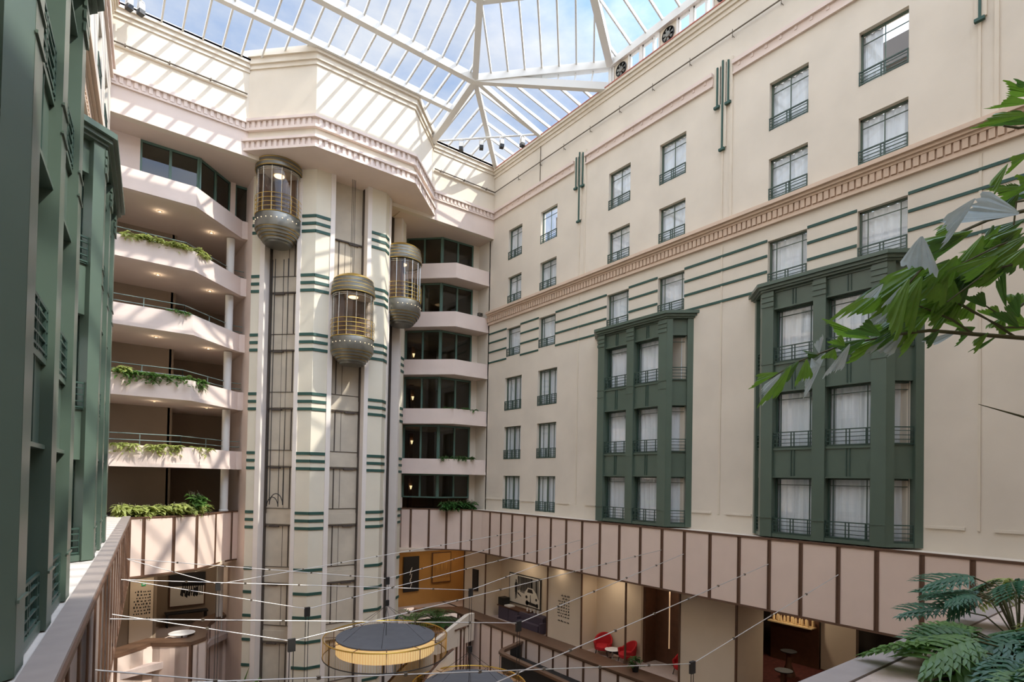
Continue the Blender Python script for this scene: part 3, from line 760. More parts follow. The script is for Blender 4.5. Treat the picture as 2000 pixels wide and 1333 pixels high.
# return walls closing the ends
struct(MB().box(-.3, 1.75, 30.1, 30.3, 12.9, 15.0).box(5.72, 5.95, 31.6, 31.9, 12.9, 15), 'wall_end_left', 'pinkish', 'pinkish wall beside the top left glazing', 'wall')
struct(MB().box(19.65, 20.3, 30.2, 30.4, -1.9, 15.0).box(20.06, 20.3, 28.9, 30.3, -1.9, 15).box(14.7, 15.9, 32.0, 32.2, -1.9, 15), 'wall_end_right', 'cream', 'cream wall between the right glazing and the long wall', 'wall')
# round columns of the left corridor
for k, z in enumerate(ZB[1:]+[-2.15]):
    t = thing('round_column', 'slim round column behind the %s opening left of the lift tower, counted from above' % ['second', 'third', 'fourth', 'fifth', 'lowest'][k], 'column', (5.82, 31.75, z+.28), group='round corridor columns', kind='structure')
    h = (ZB[k]-z-.28) if k < 5 else 2
    MB().lathe([(.19, 0), (.19, h)], 20).build('shaft', 'white_paint', t, smooth=True); MB().lathe([(.22, 0), (.22, .08), (.19, .1)], 20).build('base', 'white_paint', t)
# glazing of the corridors
def glazing(path, z0, z1, n, lab, dark=True):
    WN[0] += 1
    t = thing('window_%d' % WN[0], lab, 'window', (path[1][0], path[1][1], z0), kind='structure', world=True)
    f = MB().strip(path, -.05, .05, z0, z0+.08).strip(path, -.05, .05, z1-.1, z1)
    for i, (a, b) in enumerate(zip(path, path[1:])):
        for k in range(n[i]+1):
            q = Vector(a)+(Vector(b)-Vector(a))*k/n[i]; w = .055 if 0 < k < n[i] else .085
            d = (Vector(b)-Vector(a)).normalized(); nn = Vector((-d.y, d.x))
            f.prism([tuple(q-d*w-nn*.05), tuple(q+d*w-nn*.05), tuple(q+d*w+nn*.05), tuple(q-d*w+nn*.05)], z0, z1)
        MB().strip([a, b], -.006, .006, z0+.06, z1-.06).build('pane', 'glass_dark', t)
    f.build('window_frame', 'rail_green', t)
mat('rail_green', (88, 116, 104), .45)
glazing([(1.75, 30.2), (4.1, 30.2), (5.72, 31.75)], 12.95, 14.96, (2, 2), 'angled dark glazing under the roof soffit, left of the lift tower')
glazing([(5.95, 31.8), (6.7, 31.8)], 12.95, 14.96, (1,), 'single dark pane between the angled left glazing and the highest lift')
for k in range(6):
    z0 = (ZB+[-2.0])[k]+.80; z1 = ([14.96]+ZB)[k]
    glazing([(15.9, 32.0), (17.45, 30.4), (19.65, 30.3)], z0, z1, (2, 2), 'dark angled glazing right of the lift tower, %s storey from the top' % ['first', 'second', 'third', 'fourth', 'fifth', 'sixth'][k])
# small round ceiling lights, warm wall lamps behind the right glazing
for k in range(5):
    for j, (x, y) in enumerate(((2.6, 30.6), (4.9, 31.6))):
        t = thing('downlight', 'small lit downlight under the %s left balcony, %s of the pair' % (ORDN[k], ['left', 'right'][j]), 'ceiling light', (x, y, ZB[k]), group='downlights under the left balconies')
        MB().lathe([(.05, -.002), (.075, -.012), (.085, -.002)], 14).build('trim_ring', 'chrome', t)
        MB().lathe([(.001, -.006), (.055, -.006)], 12).build('lamp', 'lamp_glow', t)
        l = bpy.data.lights.new('downlight_glow', 'POINT'); l.energy = 2.5; l.color = (1, .82, .6); l.shadow_soft_size = .05
        lo = bpy.data.objects.new('glow', l); C.objects.link(lo); lo.parent = t; lo.location = (0, 0, -.12)
for k in range(6):
    z = ([14.96]+ZB)[k]-.9
    t = thing('wall_lamp', 'small warm wall lamp behind the right glazing, %s storey from top' % ['first', 'second', 'third', 'fourth', 'fifth', 'sixth'][k], 'wall lamp', (17.6, 34.2, z), group='wall lamps behind the right glazing')
    MB().lathe([(.03, -.12), (.09, .12)], 12).build('lamp_shade', 'lamp_glow', t); MB().box(-.02, .02, -.02, .1, -.16, -.1).build('wall_arm', 'gold', t)
    MB().box(-.12, .12, .09, .3, -2.0, .6).build('pier', 'walnut', t)
tc = thing('security_camera', 'small grey box camera on the second glazed corner balcony beside the long right wall', 'camera', (19.45, 29.05, 10.12))
MB().box(-.14, .14, -.1, .1, .02, .2).build('camera_body', 'gunmetal', tc); MB().tube([(0, -.1, .11), (0, -.16, .11)], .05, 10).build('lens', 'black', tc); MB().box(-.04, .04, -.04, .04, -.04, .04).build('mount', 'gunmetal', tc)

# ------------------------------------------------------------------ panelled band around the atrium and lower balustrades
def panel_band(path, marks, z0, z1, label, group, inward=1, cap=True, name='panelled_balustrade', capw=.10):
    """path: plan polyline; marks: distances along it where the brown uprights stand; atrium lies to the right of the path * inward"""
    t = thing(name, label, 'balustrade', (path[0][0], path[0][1], z0), group=group, world=True)
    P = [Vector(p) for p in path]; acc = [0]
    for a, b in zip(P, P[1:]): acc.append(acc[-1]+(b-a).length)
    def at(s):
        s = max(0, min(acc[-1], s))
        for i in range(len(P)-1):
            if s <= acc[i+1]+1e-9: u = (s-acc[i])/max(1e-9, acc[i+1]-acc[i]); return P[i]+(P[i+1]-P[i])*u, (P[i+1]-P[i]).normalized()
    ms = [0]+[m for m in marks if 0 < m < acc[-1]]+[acc[-1]]
    for a, b in zip(ms, ms[1:]):
        k = max(1, int(math.ceil((b-a)/.5))) if any(a < q < b for q in acc) else 1
        pts = [at(a+(b-a)*i/k)[0] for i in range(k+1)]; pts = [tuple(p) for p in pts]
        MB().strip(pts, -.03, .03, z0+.05, z1-.03).build('panel', 'panel', t)
    for m in ms:
        p, d = at(m); n = Vector((-d.y, d.x)); w = .065; c = MB()
        for s in (-1, 1): c.prism([tuple(p+d*s*.03-n*.055), tuple(p+d*s*w-n*.055), tuple(p+d*s*w+n*.055), tuple(p+d*s*.03+n*.055)], z0, z1)
        c.prism([tuple(p-d*.03-n*.035), tuple(p+d*.03-n*.035), tuple(p+d*.03+n*.035), tuple(p-d*.03+n*.035)], z0, z1)
        c.build('upright', 'brown', t)
    n = int(acc[-1]/.4)+1; fine = sorted(set([acc[-1]*i/n for i in range(n+1)]+acc)); pts = [tuple(at(s)[0]) for s in fine]
    MB().strip(pts, -.06, .06, z0-.02, z0+.05).build('bottom_rail', 'brown', t); MB().strip(pts, -.06, .06, z1-.05, z1+.02).build('top_rail', 'brown', t)
    return t, at, acc
XB = 19.1
mY = [24.86, 23.75, 22.67, 21.62, 20.48, 19.37, 18.21, 17.03, 15.85, 14.72, 13.64, 12.49, 11.3, 10.17, 9.09, 7.92, 6.84, 5.69, 4.54, 3.4]
curve = [(15.2, 32.2), (15.78, 31.98), (16.3, 31.6), (17.2, 30.9), (18.0, 30.2), (18.6, 29.6), (18.95, 28.9), (19.1, 28.0)]
cl_ = 0
for a, b in zip(curve, curve[1:]): cl_ += math.hypot(b[0]-a[0], b[1]-a[1])
pathR = curve+[(XB, 2.58)]
marks = [.62, 1.27, 2.4, 3.5, 4.45, 5.25]+[cl_+28.0-y for y in [27.0, 25.92]+mY]
panel_band(pathR, marks, -4.38, -1.87, 'upper band of pinkish panels with brown uprights along the right wall', 'upper panelled bands')
TL = [(-.687+.083*y, y) for y in (-3, 28.3)]
pathL = TL; Ls = math.hypot(TL[1][0]-TL[0][0], 31.3)
panel_band(pathL, [Ls-1.12*k for k in range(1, 28)], -4.38, -1.87, 'upper band of panels under the ledge along the left wall, seen edge-on', 'upper panelled bands')
pathBL = [(1.60, 28.32), (2.17, 28.53), (3.32, 28.95), (4.28, 29.45), (4.85, 30.1), (5.26, 30.7), (5.7, 31.3), (6.18, 31.77), (6.77, 32.0)]
def chain(path, pts):
    out = []; s = 0
    for a, b in zip(path, path[1:]):
        for q in pts:
            if abs(b[0]-q[0]) < 1e-6 and abs(b[1]-q[1]) < 1e-6: out.append(s+math.hypot(b[0]-a[0], b[1]-a[1]))
        s += math.hypot(b[0]-a[0], b[1]-a[1])
    return out
panel_band(pathBL, chain(pathBL, [(2.17, 28.53), (3.32, 28.95), (4.28, 29.45), (5.26, 30.7), (6.18, 31.77)]), -4.38, -1.87, 'sunlit curved upper band of panels left of the lift tower', 'upper panelled bands')
panel_band([(XB, 2.58), (-.9, 2.58)], [1.3*k for k in range(1, 16)], -4.38, -1.95, 'panelled band below the near coping in front of the planter', 'upper panelled bands')
# ledges behind the bands
mb = MB().prism([(XB+.05, 2), (XR+.05, 2), (XR+.05, 29.3), (18.9, 29.3), (XB+.05, 28)], -2.05, -1.88)
struct(mb, 'floor_2', 'cream', 'narrow cream ledge between panelled band and long right wall', 'ledge')
dL = Vector((.083, 1)).normalized(); nL = Vector((1, -.083)).normalized()
def Lp(y, off): return (-.687+.083*y-off*nL.x, y-off*nL.y)
struct(MB().prism([Lp(-3, -.03), Lp(28.4, -.03), Lp(28.4, .25), Lp(-3, .25)], -1.87, -1.80), 'trim_11', 'coping_grey', 'grey metal coping along the left ledge', 'coping')

mat('stone_pale', (206, 196, 184), .8, var=.08, scale=5)
struct(MB().prism([Lp(-3, .25), Lp(28.9, .25), Lp(28.9, 1.15), Lp(-3, 1.15)], -2.05, -1.84), 'floor_3', 'stone_pale', 'pale stone ledge at the foot of the left green bays', 'ledge')
struct(MB().box(-1.0, 19.1, 2.34, 2.62, -1.95, -1.87), 'trim_12', 'coping_grey', 'brownish grey metal coping at the lower right, beyond the planter', 'coping')
struct(MB().box(-1.0, 20.0, 1.90, 2.33, -2.2, -1.89), 'trim_13', 'stone', 'wide pinkish stone kerb of the near planter', 'kerb')
struct(MB().box(-1.0, 20.0, -3, 1.90, -2.3, -1.93), 'floor_4', 'soil', 'dark soil of the near planter at the lower right', 'soil')

# ------------------------------------------------------------------ lower gallery on the right
ZF = -8.55; ZG = -11.8
struct(MB().box(-12, 40, -14, 46, ZG-.3, ZG), 'floor', 'floor_stone', 'stone lobby floor far below', 'floor')
struct(MB().box(20.15, 32, 2, 38, ZF-.2, ZF).prism([(14.9, 31.6), (20.3, 31.6), (20.3, 38), (14.9, 38)], ZF-.2, ZF), 'floor_5', 'carpet_grey', 'pale carpet of the lower right gallery', 'floor')
struct(MB().box(20.22, 22.2, 2, 12.05, ZF, ZF+.02).box(22.2, 30, 2, 16.2, ZF, ZF+.02), 'floor_6', 'carpet_red', 'dark red patterned carpet of the dim bar room', 'carpet')
struct(MB().box(20.1, 32, 2, 38, -4.5, -4.3).prism([(14.9, 31.0), (20.2, 31.0), (20.2, 38), (14.9, 38)], -4.5, -4.3), 'ceiling_2', 'beige_wall', 'ceiling of the lower right gallery', 'ceiling')
def gal(name, m, lab, *boxes):
    mb = MB()
    for b in boxes: mb.box(*b, ZF, -4.5)
    return struct(mb, name, m, lab, 'wall')
gal('wall_gallery_1', 'beige_wall', 'narrow beige gallery wall panel with a small black screen', (20.2, 21.9, 29.0, 31.4))
gal('wall_gallery_2', 'beige_wall', 'recessed beige gallery wall behind the sideboard', (21.4, 21.6, 23.1, 29.0))
gal('wall_gallery_3', 'beige_wall', 'beige gallery wall panel with dark lettering', (20.2, 21.9, 20.5, 23.1))
gal('wall_gallery_4', 'beige_wall', 'recessed beige gallery wall behind the red chairs', (21.3, 21.5, 17.6, 20.5))
gal('wall_gallery_5', 'walnut', 'dark timber passage walls with hanging strip', (22.2, 22.4, 14.6, 17.6), (21.45, 22.4, 17.45, 17.6))
gal('wall_gallery_6', 'beige_wall', 'large plain beige gallery wall panel', (20.2, 22.2, 12.05, 14.6))
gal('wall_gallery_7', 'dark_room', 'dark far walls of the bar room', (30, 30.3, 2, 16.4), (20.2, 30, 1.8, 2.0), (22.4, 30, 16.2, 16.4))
gal('wall_gallery_8', 'beige_wall', 'pale pier in the dark bar room', (27.6, 27.9, 10.7, 12.2))
gal('wall_gallery_9', 'ochre', 'ochre wall of the gallery corner behind the lift tower', (15.0, 24, 34.2, 34.5), (21.9, 22.1, 31.4, 34.2))
mb = MB()
for y in (31.42, 28.98, 23.08, 20.48, 17.58, 14.62, 12.04): mb.box(20.16, 20.22, y-.04, y+.04, ZF, -4.4)
struct(mb, 'trim_14', 'brown', 'thin brown edge strips on the gallery wall panels', 'trim')
struct(MB().box(21.38, 21.4, 23.1, 29.0, ZF, ZF+.15).box(21.28, 21.3, 17.6, 20.5, ZF, ZF+.15).box(20.3, 22.2, 14.6, 14.63, ZF, ZF+.15), 'baseboard_right', 'black', 'black skirting of the lower gallery', 'baseboard')
# brown coping and panelled balustrade beneath
struct(MB().box(19.06, 20.2, 2.6, 30.6, -8.5, -8.40).prism([(19.06, 30.6), (20.2, 30.6), (20.2, 31.6), (17.4, 33.0), (17.0, 32.3)], -8.5, -8.4), 'trim_15', 'brown_top', 'wide brown coping along the lower right gallery edge', 'coping')
panel_band([(XB+.06, 30.4), (XB+.06, 2.6)], [1.08*k+.4 for k in range(26)], ZG+.05, -8.5, 'lower balustrade of pinkish panels under the brown coping on the right', 'lower panelled balustrades')
# black basin
t = thing('water_basin', 'long black basin with a brown rim below the brown coping', 'basin', (17.8, 18, -9.5), world=True)
bo = [(19.05, 24.0), (16.9, 23.0), (16.5, 9), (19.05, 9)]
MB().prism([(19.05, 23.9), (17.0, 22.9), (16.6, 9), (19.05, 9)], -9.6, -9.5).build('basin_floor', 'black', t)
rim = [(19.05, 24.0), (17.3, 23.35), (16.95, 23.05), (16.86, 22.6), (16.5, 9)]
MB().strip(rim, -.0, .24, -8.78, -8.66).build('rim', 'brown_top', t)
MB().strip(rim, .06, .16, -9.6, -8.78).build('inner_wall', 'black', t)
panel_band([(19.0, 23.86), (17.3, 23.2), (17.0, 22.9), (16.6, 9)], [1.9, 2.6, 4.1, 5.3, 6.5, 7.7, 8.9, 10.1, 11.3], ZG+.05, -8.78, 'panelled front of the black basin', 'lower panelled balustrades')

# pictures, lettering, screen
def flat(name, lab, cat, corner, yspan, zspan, frame_m, x):
    t = thing(name, lab, cat, (x, sum(yspan)/2, zspan[0]), world=True)
    y0, y1 = yspan; z0, z1 = zspan
    MB().box(x-.05, x, y0, y1, z0, z1).build('frame', frame_m, t)
    return t
# big black-and-white street photograph
py0, py1, pz0, pz1, px = 25.0, 28.0, -7.55, -5.72, 21.38
t = flat('framed_photograph', 'large black and white street photograph of a vintage car and a walking figure', 'picture', 0, (py0, py1), (pz0, pz1), 'photo_black', px)
MB().box(px-.06, px-.05, py0+.06, py1-.06, pz0+.06, pz1-.06).build('print', 'photo_white', t)
def pquads(parent, name, m, shapes, x, ya, yb, za, zb):     # shapes in 0..1 picture coordinates (left to right as seen, bottom to top)
    mb = MB()
    for sh in shapes: mb.add([(x, ya+(yb-ya)*u, za+(zb-za)*v) for u, v in sh], [tuple(range(len(sh)))])
    return mb.build(name, m, parent, recalc=False)
rndp = random.Random(3)
trees = [[(u, .45+.1*rndp.random()), (u+.035, .45), (u+.04, .98), (u-.01, .98)] for u in [.28+.055*k for k in range(9)]]
pquads(t, 'print_trees', 'photo_grey', [[(.36, .42), (.98, .30), (.98, .98), (.42, .98)]], px-.062, py1-.08, py0+.08, pz0+.08, pz1-.08)
pquads(t, 'print_trunks', 'photo_black', trees+[[(.74, .3), (.78, .3), (.77, .98), (.73, .98)], [(.88, .3), (.93, .3), (.92, .98), (.87, .98)]], px-.064, py1-.08, py0+.08, pz0+.08, pz1-.08)
pquads(t, 'print_car', 'photo_white', [[(.48, .20), (.62, .08), (.93, .06), (.97, .28), (.90, .50), (.78, .64), (.62, .64), (.52, .46)]], px-.066, py1-.08, py0+.08, pz0+.08, pz1-.08)
def disc(cx, cz, rx, rz, n=12): return [(cx+rx*math.cos(2*PI*k/n), cz+rz*math.sin(2*PI*k/n)) for k in range(n)]
pquads(t, 'print_car_detail', 'photo_black', [[(.60, .47), (.80, .47), (.76, .60), (.63, .60)], [(.56, .05), (.92, .03), (.92, .12), (.58, .16)], disc(.58, .30, .035, .055), disc(.90, .28, .03, .05), [(.70, .40), (.72, .40), (.73, .14), (.70, .14)], disc(.60, .1, .05, .09), disc(.93, .08, .035, .08)], px-.068, py1-.08, py0+.08, pz0+.08, pz1-.08)
pquads(t, 'print_figure', 'photo_black', [[(.18, .36), (.26, .36), (.27, .68), (.24, .76), (.20, .76), (.17, .66)], disc(.22, .80, .02, .045), [(.19, .12), (.215, .12), (.225, .36), (.19, .36)], [(.235, .16), (.26, .16), (.25, .36), (.22, .36)], [(.27, .34), (.40, .24), (.40, .28), (.28, .40)]], px-.064, py1-.08, py0+.08, pz0+.08, pz1-.08)
# lettering on the panels: short dark words set flush right
def lettering(lab, x, ya, yb, zt, rows, lh, seed, axis='y', yc=None):
    t = thing('wall_lettering', lab, 'lettering', (x, (ya+yb)/2, zt-rows*lh) if axis == 'y' else ((ya+yb)/2, x, zt-rows*lh), world=True)
    r = random.Random(seed)
    for k in range(rows):
        mb = MB(); u = 1.0; w0 = r.uniform(0, .45) if k < 3 else r.uniform(0, .12); z = zt-k*lh
        if k == rows-1: w0 = .05; z -= lh*.6
        while u > w0+.05:
            w = min(r.uniform(.08, .22), u-w0); a = ya+(yb-ya)*(u-w); b = ya+(yb-ya)*u
            n = max(1, int(abs(b-a)/(lh*.42)))
            for i in range(n):
                p = a+(b-a)*(i+.12)/n; q = a+(b-a)*(i+.8)/n; h = lh*r.choice((.42, .42, .62))
                s = [(p, z), (q, z), (q, z+h), (p, z+h)]
                if axis == 'y': mb.add([(x, c, d) for c, d in s], [(0, 1, 2, 3)])
                else: mb.add([(c, x, d) for c, d in s], [(0, 1, 2, 3)])
            u -= w+.05
        o = mb.build('text_line', 'photo_black', t, recalc=False)
lettering('dark flush lettering on the beige gallery panel between picture and red chairs', 20.19, 22.35, 21.35, -6.05, 9, .155, 5)
tv = thing('wall_screen', 'small upright black screen on the narrow gallery panel', 'screen', (20.16, 30.0, -6.9), world=True)
MB().box(20.12, 20.2, 29.75, 30.35, -7.1, -5.75).build('screen_body', 'black', tv); MB().box(20.11, 20.12, 29.79, 30.31, -7.05, -5.8).build('screen_glass', 'photo_black', tv)
# posters on the ochre wall
def ypic(lab, x0, x1, z0, z1, y, print_m, marks, mm, name='framed_poster'):
    t = thing(name, lab, 'poster', ((x0+x1)/2, y, z0), world=True)
    MB().box(x0, x1, y-.05, y, z0, z1).build('frame', 'walnut' if print_m != 'photo_black' else 'photo_black', t)
    MB().box(x0+.06, x1-.06, y-.06, y-.05, z0+.06, z1-.06).build('print', print_m, t)
    if marks:
        mb = MB()
        for sh in marks: mb.add([(x0+(x1-x0)*u, y-.064, z0+(z1-z0)*v) for u, v in sh], [tuple(range(len(sh)))])
        mb.build('print_marks', mm, t, recalc=False)
rp = random.Random(9)
script = [[(u, v), (u+.05, v+.01), (u+.09, v+.10), (u+.04, v+.09)] for u, v in [(.42+.05*math.sin(k*1.7), .10+.062*k) for k in range(9)]]
ypic('tall black poster with white handwriting on the ochre wall', 17.15, 18.3, -7.6, -5.25, 34.15, 'photo_black', script, 'photo_white')
ypic('framed ochre print with fine dark drawing on the ochre wall', 19.3, 20.8, -7.2, -5.1, 34.15, 'ochre', [[(u, .15), (u+.015, .15), (u+.02, .15+rp.uniform(.2, .7)), (u, .15+rp.uniform(.2, .6))] for u in [.1+.08*k for k in range(11)]], 'walnut')

# furniture of the gallery
def tub_chair(x, y, rz, lab):
    t = thing('tub_chair', lab, 'chair', (x, y, ZF), rz, 'red tub chairs of the gallery')
    MB().lathe([(.02, .26), (.36, .26), (.40, .30), (.40, .42), (.34, .47), (.02, .48)], 24).build('seat', 'red_fabric', t, smooth=True)
    vs = []; n = 20
    a0, a1 = -.25*PI, 1.25*PI
    mb = MB()
    prof = lambda a: .34+.36*max(0, math.sin(a))**.8
    for i in range(n+1):
        a = a0+(a1-a0)*i/n; h = .30+prof(a)
        for r, z in ((.40, .26), (.47, h-.03), (.45, h), (.39, h-.03), (.36, .40)): vs.append((r*math.cos(a), r*math.sin(a)*1.0, z))
    fs = [(i*5+k, i*5+k+1, (i+1)*5+k+1, (i+1)*5+k) for i in range(n) for k in range(4)]+[(0, 1, 2, 3, 4), tuple(n*5+k for k in (4, 3, 2, 1, 0))]
    mb.add(vs, fs); mb.build('backrest', 'red_fabric', t, smooth=True)
    for sx in (-1, 1):
        for sy in (-1, 1): MB().tube([(sx*.26, sy*.26, .27), (sx*.31, sy*.31, 0)], .02, 6).build('leg', 'black', t)
tub_chair(20.75, 19.5, -PI/2+.5, 'red tub chair left of the white round table')
tub_chair(20.75, 17.95, -PI/2-.4, 'red tub chair right of the white round table, behind the pot plant')
tub_chair(21.55, 15.4, -PI/2, 'red tub chair in shade inside the dark timber passage')
t = thing('round_table', 'low white round table between the two red chairs', 'table', (20.62, 18.75, ZF))
MB().lathe([(.01, .44), (.36, .44), (.37, .455), (.36, .47), (.01, .47)], 32).build('tabletop', 'white_top', t, smooth=True)
MB().lathe([(.24, 0), (.24, .02), (.04, .04), (.03, .44)], 20).build('pedestal', 'chrome', t, smooth=True)
def leafmesh(mb, base, d, L, W, droop=.25, roll=0, n=4, wave=0, up=(0, 0, 1)):
    d = Vector(d).normalized(); base = Vector(base); side = d.cross(Vector(up))
    if side.length < .05: side = Vector((1, 0, 0))
    side.normalize(); nrm = side.cross(d)
    side = (side*math.cos(roll)+nrm*math.sin(roll)); vs = []
    for i in range(n+1):
        t = i/n; w = W*math.sin(PI*min(1, .12+.88*t)**.8)*.5 if i < n else W*.02
        p = base+d*L*t-Vector((0, 0, 1))*droop*L*t*t
        vs += [p-side*w+nrm*.15*w, p, p+side*w+nrm*.15*w]
    fs = []
    for i in range(n):
        a = i*3; fs += [(a, a+1, a+4, a+3), (a+1, a+2, a+5, a+4)]
    mb.add([tuple(v) for v in vs], fs)
def bushy(name, lab, cat, loc, n, R, H, L, W, m, seed, group=None, hang=0.0, extra=None):
    r = random.Random(seed); t = thing(name, lab, cat, loc, 0, group)
    fm = MB(); st = MB()
    for k in range(n):
        a = r.uniform(0, 2*PI); rr = R*math.sqrt(r.random()); h = H*(.3+.7*r.random()); bx, by = rr*math.cos(a)*.4, rr*math.sin(a)*.4
        tip = (bx+rr*math.cos(a)*.8, by+rr*math.sin(a)*.8, h); st.tube([(bx*.5, by*.5, 0), tip], .006, 4, False)
        for j in range(r.choice((2, 3, 4))):
            b = r.uniform(0, 2*PI); leafmesh(fm, tip, (math.cos(b), math.sin(b), r.uniform(-.2, .6)), L*r.uniform(.7, 1.2), W, .4, r.uniform(-.5, .5))
    fm.build('foliage', m, t); st.build('stems', 'stem', t)
    return t
t = bushy('potted_plant', 'small green plant in a dark pot standing on the brown coping', 'potted plant', (19.75, 16.6, -8.4), 26, .26, .62, .2, .08, 'leaf_dark', 4)
MB().lathe([(.01, 0), (.13, 0), (.17, .26), (.15, .26), (.14, .22), (.01, .22)], 20).build('pot', 'black', t, smooth=True)
t = tag(MB().box(21.58, 21.62, 16.18, 16.22, -7.6, -4.6).build('hanging_light_strip', 'strip_glow'), 'thin vertical light strip hanging in the dark timber passage', 'lamp')
# dark sideboard and counter below the photograph
t = thing('sideboard', 'dark purple-grey counter with pale top under the street photograph', 'sideboard', (20.95, 26, ZF), world=True)
mat('plum', (74, 64, 76), .7)
MB().box(20.75, 21.35, 24.3, 28.3, ZF, ZF+.78).build('carcass', 'plum', t); MB().box(20.7, 21.37, 25.6, 28.4, ZF+.78, ZF+.84).build('top', 'walnut', t)
for k in range(4): MB().box(20.72, 20.75, 24.35+k*.98, 25.28+k*.98, ZF+.06, ZF+.74).build('door', 'plum', t)
t = thing('sofa', 'dark plum sofa beside the counter at the gallery edge', 'sofa', (20.6, 24.4, ZF), world=True)
MB().box(20.3, 20.7, 24.0, 25.9, ZF+.1, ZF+.45).build('seat', 'plum', t); MB().box(20.58, 20.74, 23.9, 26.0, ZF+.1, ZF+.85).build('backrest', 'plum', t)
for y in (23.85, 25.95): MB().box(20.3, 20.74, y-.07, y+.07, ZF+.05, ZF+.62).build('armrest', 'plum', t)
t = thing('printer', 'dark boxy machine at the left end of the counter', 'machine', (20.9, 28.0, ZF+.84), world=True)
MB().box(20.72, 21.2, 27.75, 28.3, ZF+.84, ZF+1.3).build('machine_body', 'black', t); MB().box(20.74, 21.18, 27.2, 27.7, ZF+.84, ZF+.92).build('paper_tray', 'white_top', t)
for k in range(4):
    t = thing('drinking_glass', 'small glass on the counter under the photograph, %s from the left' % ['first', 'second', 'third', 'fourth'][k], 'glass', (21.1, 25.9-.32*k, ZF+.84), 0, 'glasses on the counter')
    MB().lathe([(.035, 0), (.05, .01), (.06, .2), (.055, .2), (.045, .02)], 14).build('glass_body', 'white_top', t, smooth=True)
# bar room: high tables and a lit shelf of glassware
for k, (x, y) in enumerate(((22.6, 11.4), (21.6, 10.1), (24.2, 9.9), (25.4, 12.6), (27.0, 6.5))):
    t = thing('high_table', 'dark high bar table in the dim room, %s' % ['by the beige wall', 'nearest the coping', 'in the middle', 'near the glass shelf', 'farthest right'][k], 'bar table', (x, y, ZF), 0, 'high tables of the bar room')
    MB().lathe([(.01, 1.08), (.34, 1.08), (.35, 1.1), (.34, 1.12), (.01, 1.12)], 28).build('tabletop', 'black', t, smooth=True)
    MB().lathe([(.30, 0), (.28, .1), (.13, .5), (.10, .9), (.16, 1.08)], 24).build('pedestal', 'walnut', t, smooth=True)
t = thing('bar_shelf', 'lit shelf full of small glassware in the dark bar room', 'shelf', (27.2, 13.3, -6.6), world=True)
MB().box(26.9, 27.4, 12.3, 14.4, -6.66, -6.6).build('shelf_board', 'plate_glassware', t); MB().box(27.4, 27.5, 12.2, 14.5, ZF, -5.6).build('shelf_back', 'walnut', t)
r = random.Random(2)
for k in range(14): MB().lathe([(.03, 0), (.06, .02), (.06, r.uniform(.12, .3)), (.02, .32)], 10, 27.15+r.uniform(-.12, .12), 12.4+.14*k).build('glassware', 'plate_glassware', t, off=(27.2, 13.3, 0), smooth=True)
def area_lamp(parent, e, size, loc=(0, 0, -.05), col=(1, .84, .65)):
    l = bpy.data.lights.new('lamp_light', 'AREA'); l.energy = e; l.size = size; l.color = col; l.shape = 'DISK'
    o = bpy.data.objects.new('lamp_light', l); C.objects.link(o); o.parent = parent; o.location = loc
for k, (x, y, e) in enumerate(((20.3, 26, 16), (20.3, 19, 16), (20.5, 32.4, 14), (18, 32.4, 14), (26.3, 13.2, 30), (23.5, 9.5, 34), (21.3, 16, 7), (19.75, 22, 4))):  # lamps added out of sight to brighten the gallery and bar room
    t = thing('gallery_fill_lamp', 'small round fill lamp added to the lower gallery ceiling, %s' % ['above the sideboard', 'above the red chairs', 'by the ochre wall right', 'by the ochre wall left', 'above the glass shelf', 'in the bar room', 'in the timber passage', 'before the lettering'][k], 'ceiling light', (x, y, -4.5), 0, 'added gallery lamps')
    MB().lathe([(.06, -.002), (.09, -.02), (.10, -.002)], 16).build('trim_ring', 'white_paint', t); MB().lathe([(.001, -.008), (.065, -.008)], 14).build('lamp', 'lamp_glow', t)
    area_lamp(t, e, .4)

# ------------------------------------------------------------------ lower gallery on the left
struct(MB().prism([(-1.0, 29.0), (1.5, 29.3), (3.3, 30.0), (4.9, 30.7), (5.5, 32.5), (7.3, 34.5), (7.3, 44), (-1, 44)], ZF-.3, ZF), 'floor_7', 'carpet_grey', 'carpet of the lower left gallery', 'floor')
struct(MB().prism([(-1.0, 28.6), (1.6, 28.4), (4.3, 29.5), (6.3, 31.9), (7.3, 32), (7.3, 44), (-1, 44)], -4.5, -4.32), 'ceiling_3', 'beige_wall', 'ceiling of the lower left gallery', 'ceiling')
struct(MB().box(2.0, 2.95, 32.4, 32.6, ZF, -4.5), 'wall_gallery_10', 'beige_wall', 'beige panel with dark lettering in the lower left gallery', 'wall')
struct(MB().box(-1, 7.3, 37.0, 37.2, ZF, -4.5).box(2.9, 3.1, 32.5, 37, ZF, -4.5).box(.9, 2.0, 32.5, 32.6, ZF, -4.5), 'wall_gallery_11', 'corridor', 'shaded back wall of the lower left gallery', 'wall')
lettering('dark lettering with a small green sign above, on the left gallery panel', 32.39, 2.12, 2.85, -5.75, 9, .15, 8, 'x')
ypic('large dark picture with black scrawl over white in the left gallery', 4.1, 5.9, -7.55, -5.65, 36.95, 'photo_white', [[(.0, .62), (1, .58), (1, 1), (0, 1)]]+[[(.06*k, .3), (.06*k+.03, .3), (.06*k+.03, .7), (.06*k, .7)] for k in range(6, 16)]+[[(.3+.07*k, .35+.08*math.sin(k*2)), (.36+.07*k, .3+.08*math.sin(k*2)), (.38+.07*k, .5+.08*math.cos(k)), (.33+.07*k, .55)] for k in range(7)], 'photo_black', 'framed_artwork')
t = thing('exit_sign', 'small green emergency sign above the left gallery lettering', 'sign', (2.5, 32.36, -5.4), world=True)
mat('sign_green', (30, 120, 70), .5, emis=(40, 170, 100), emis_s=.4)
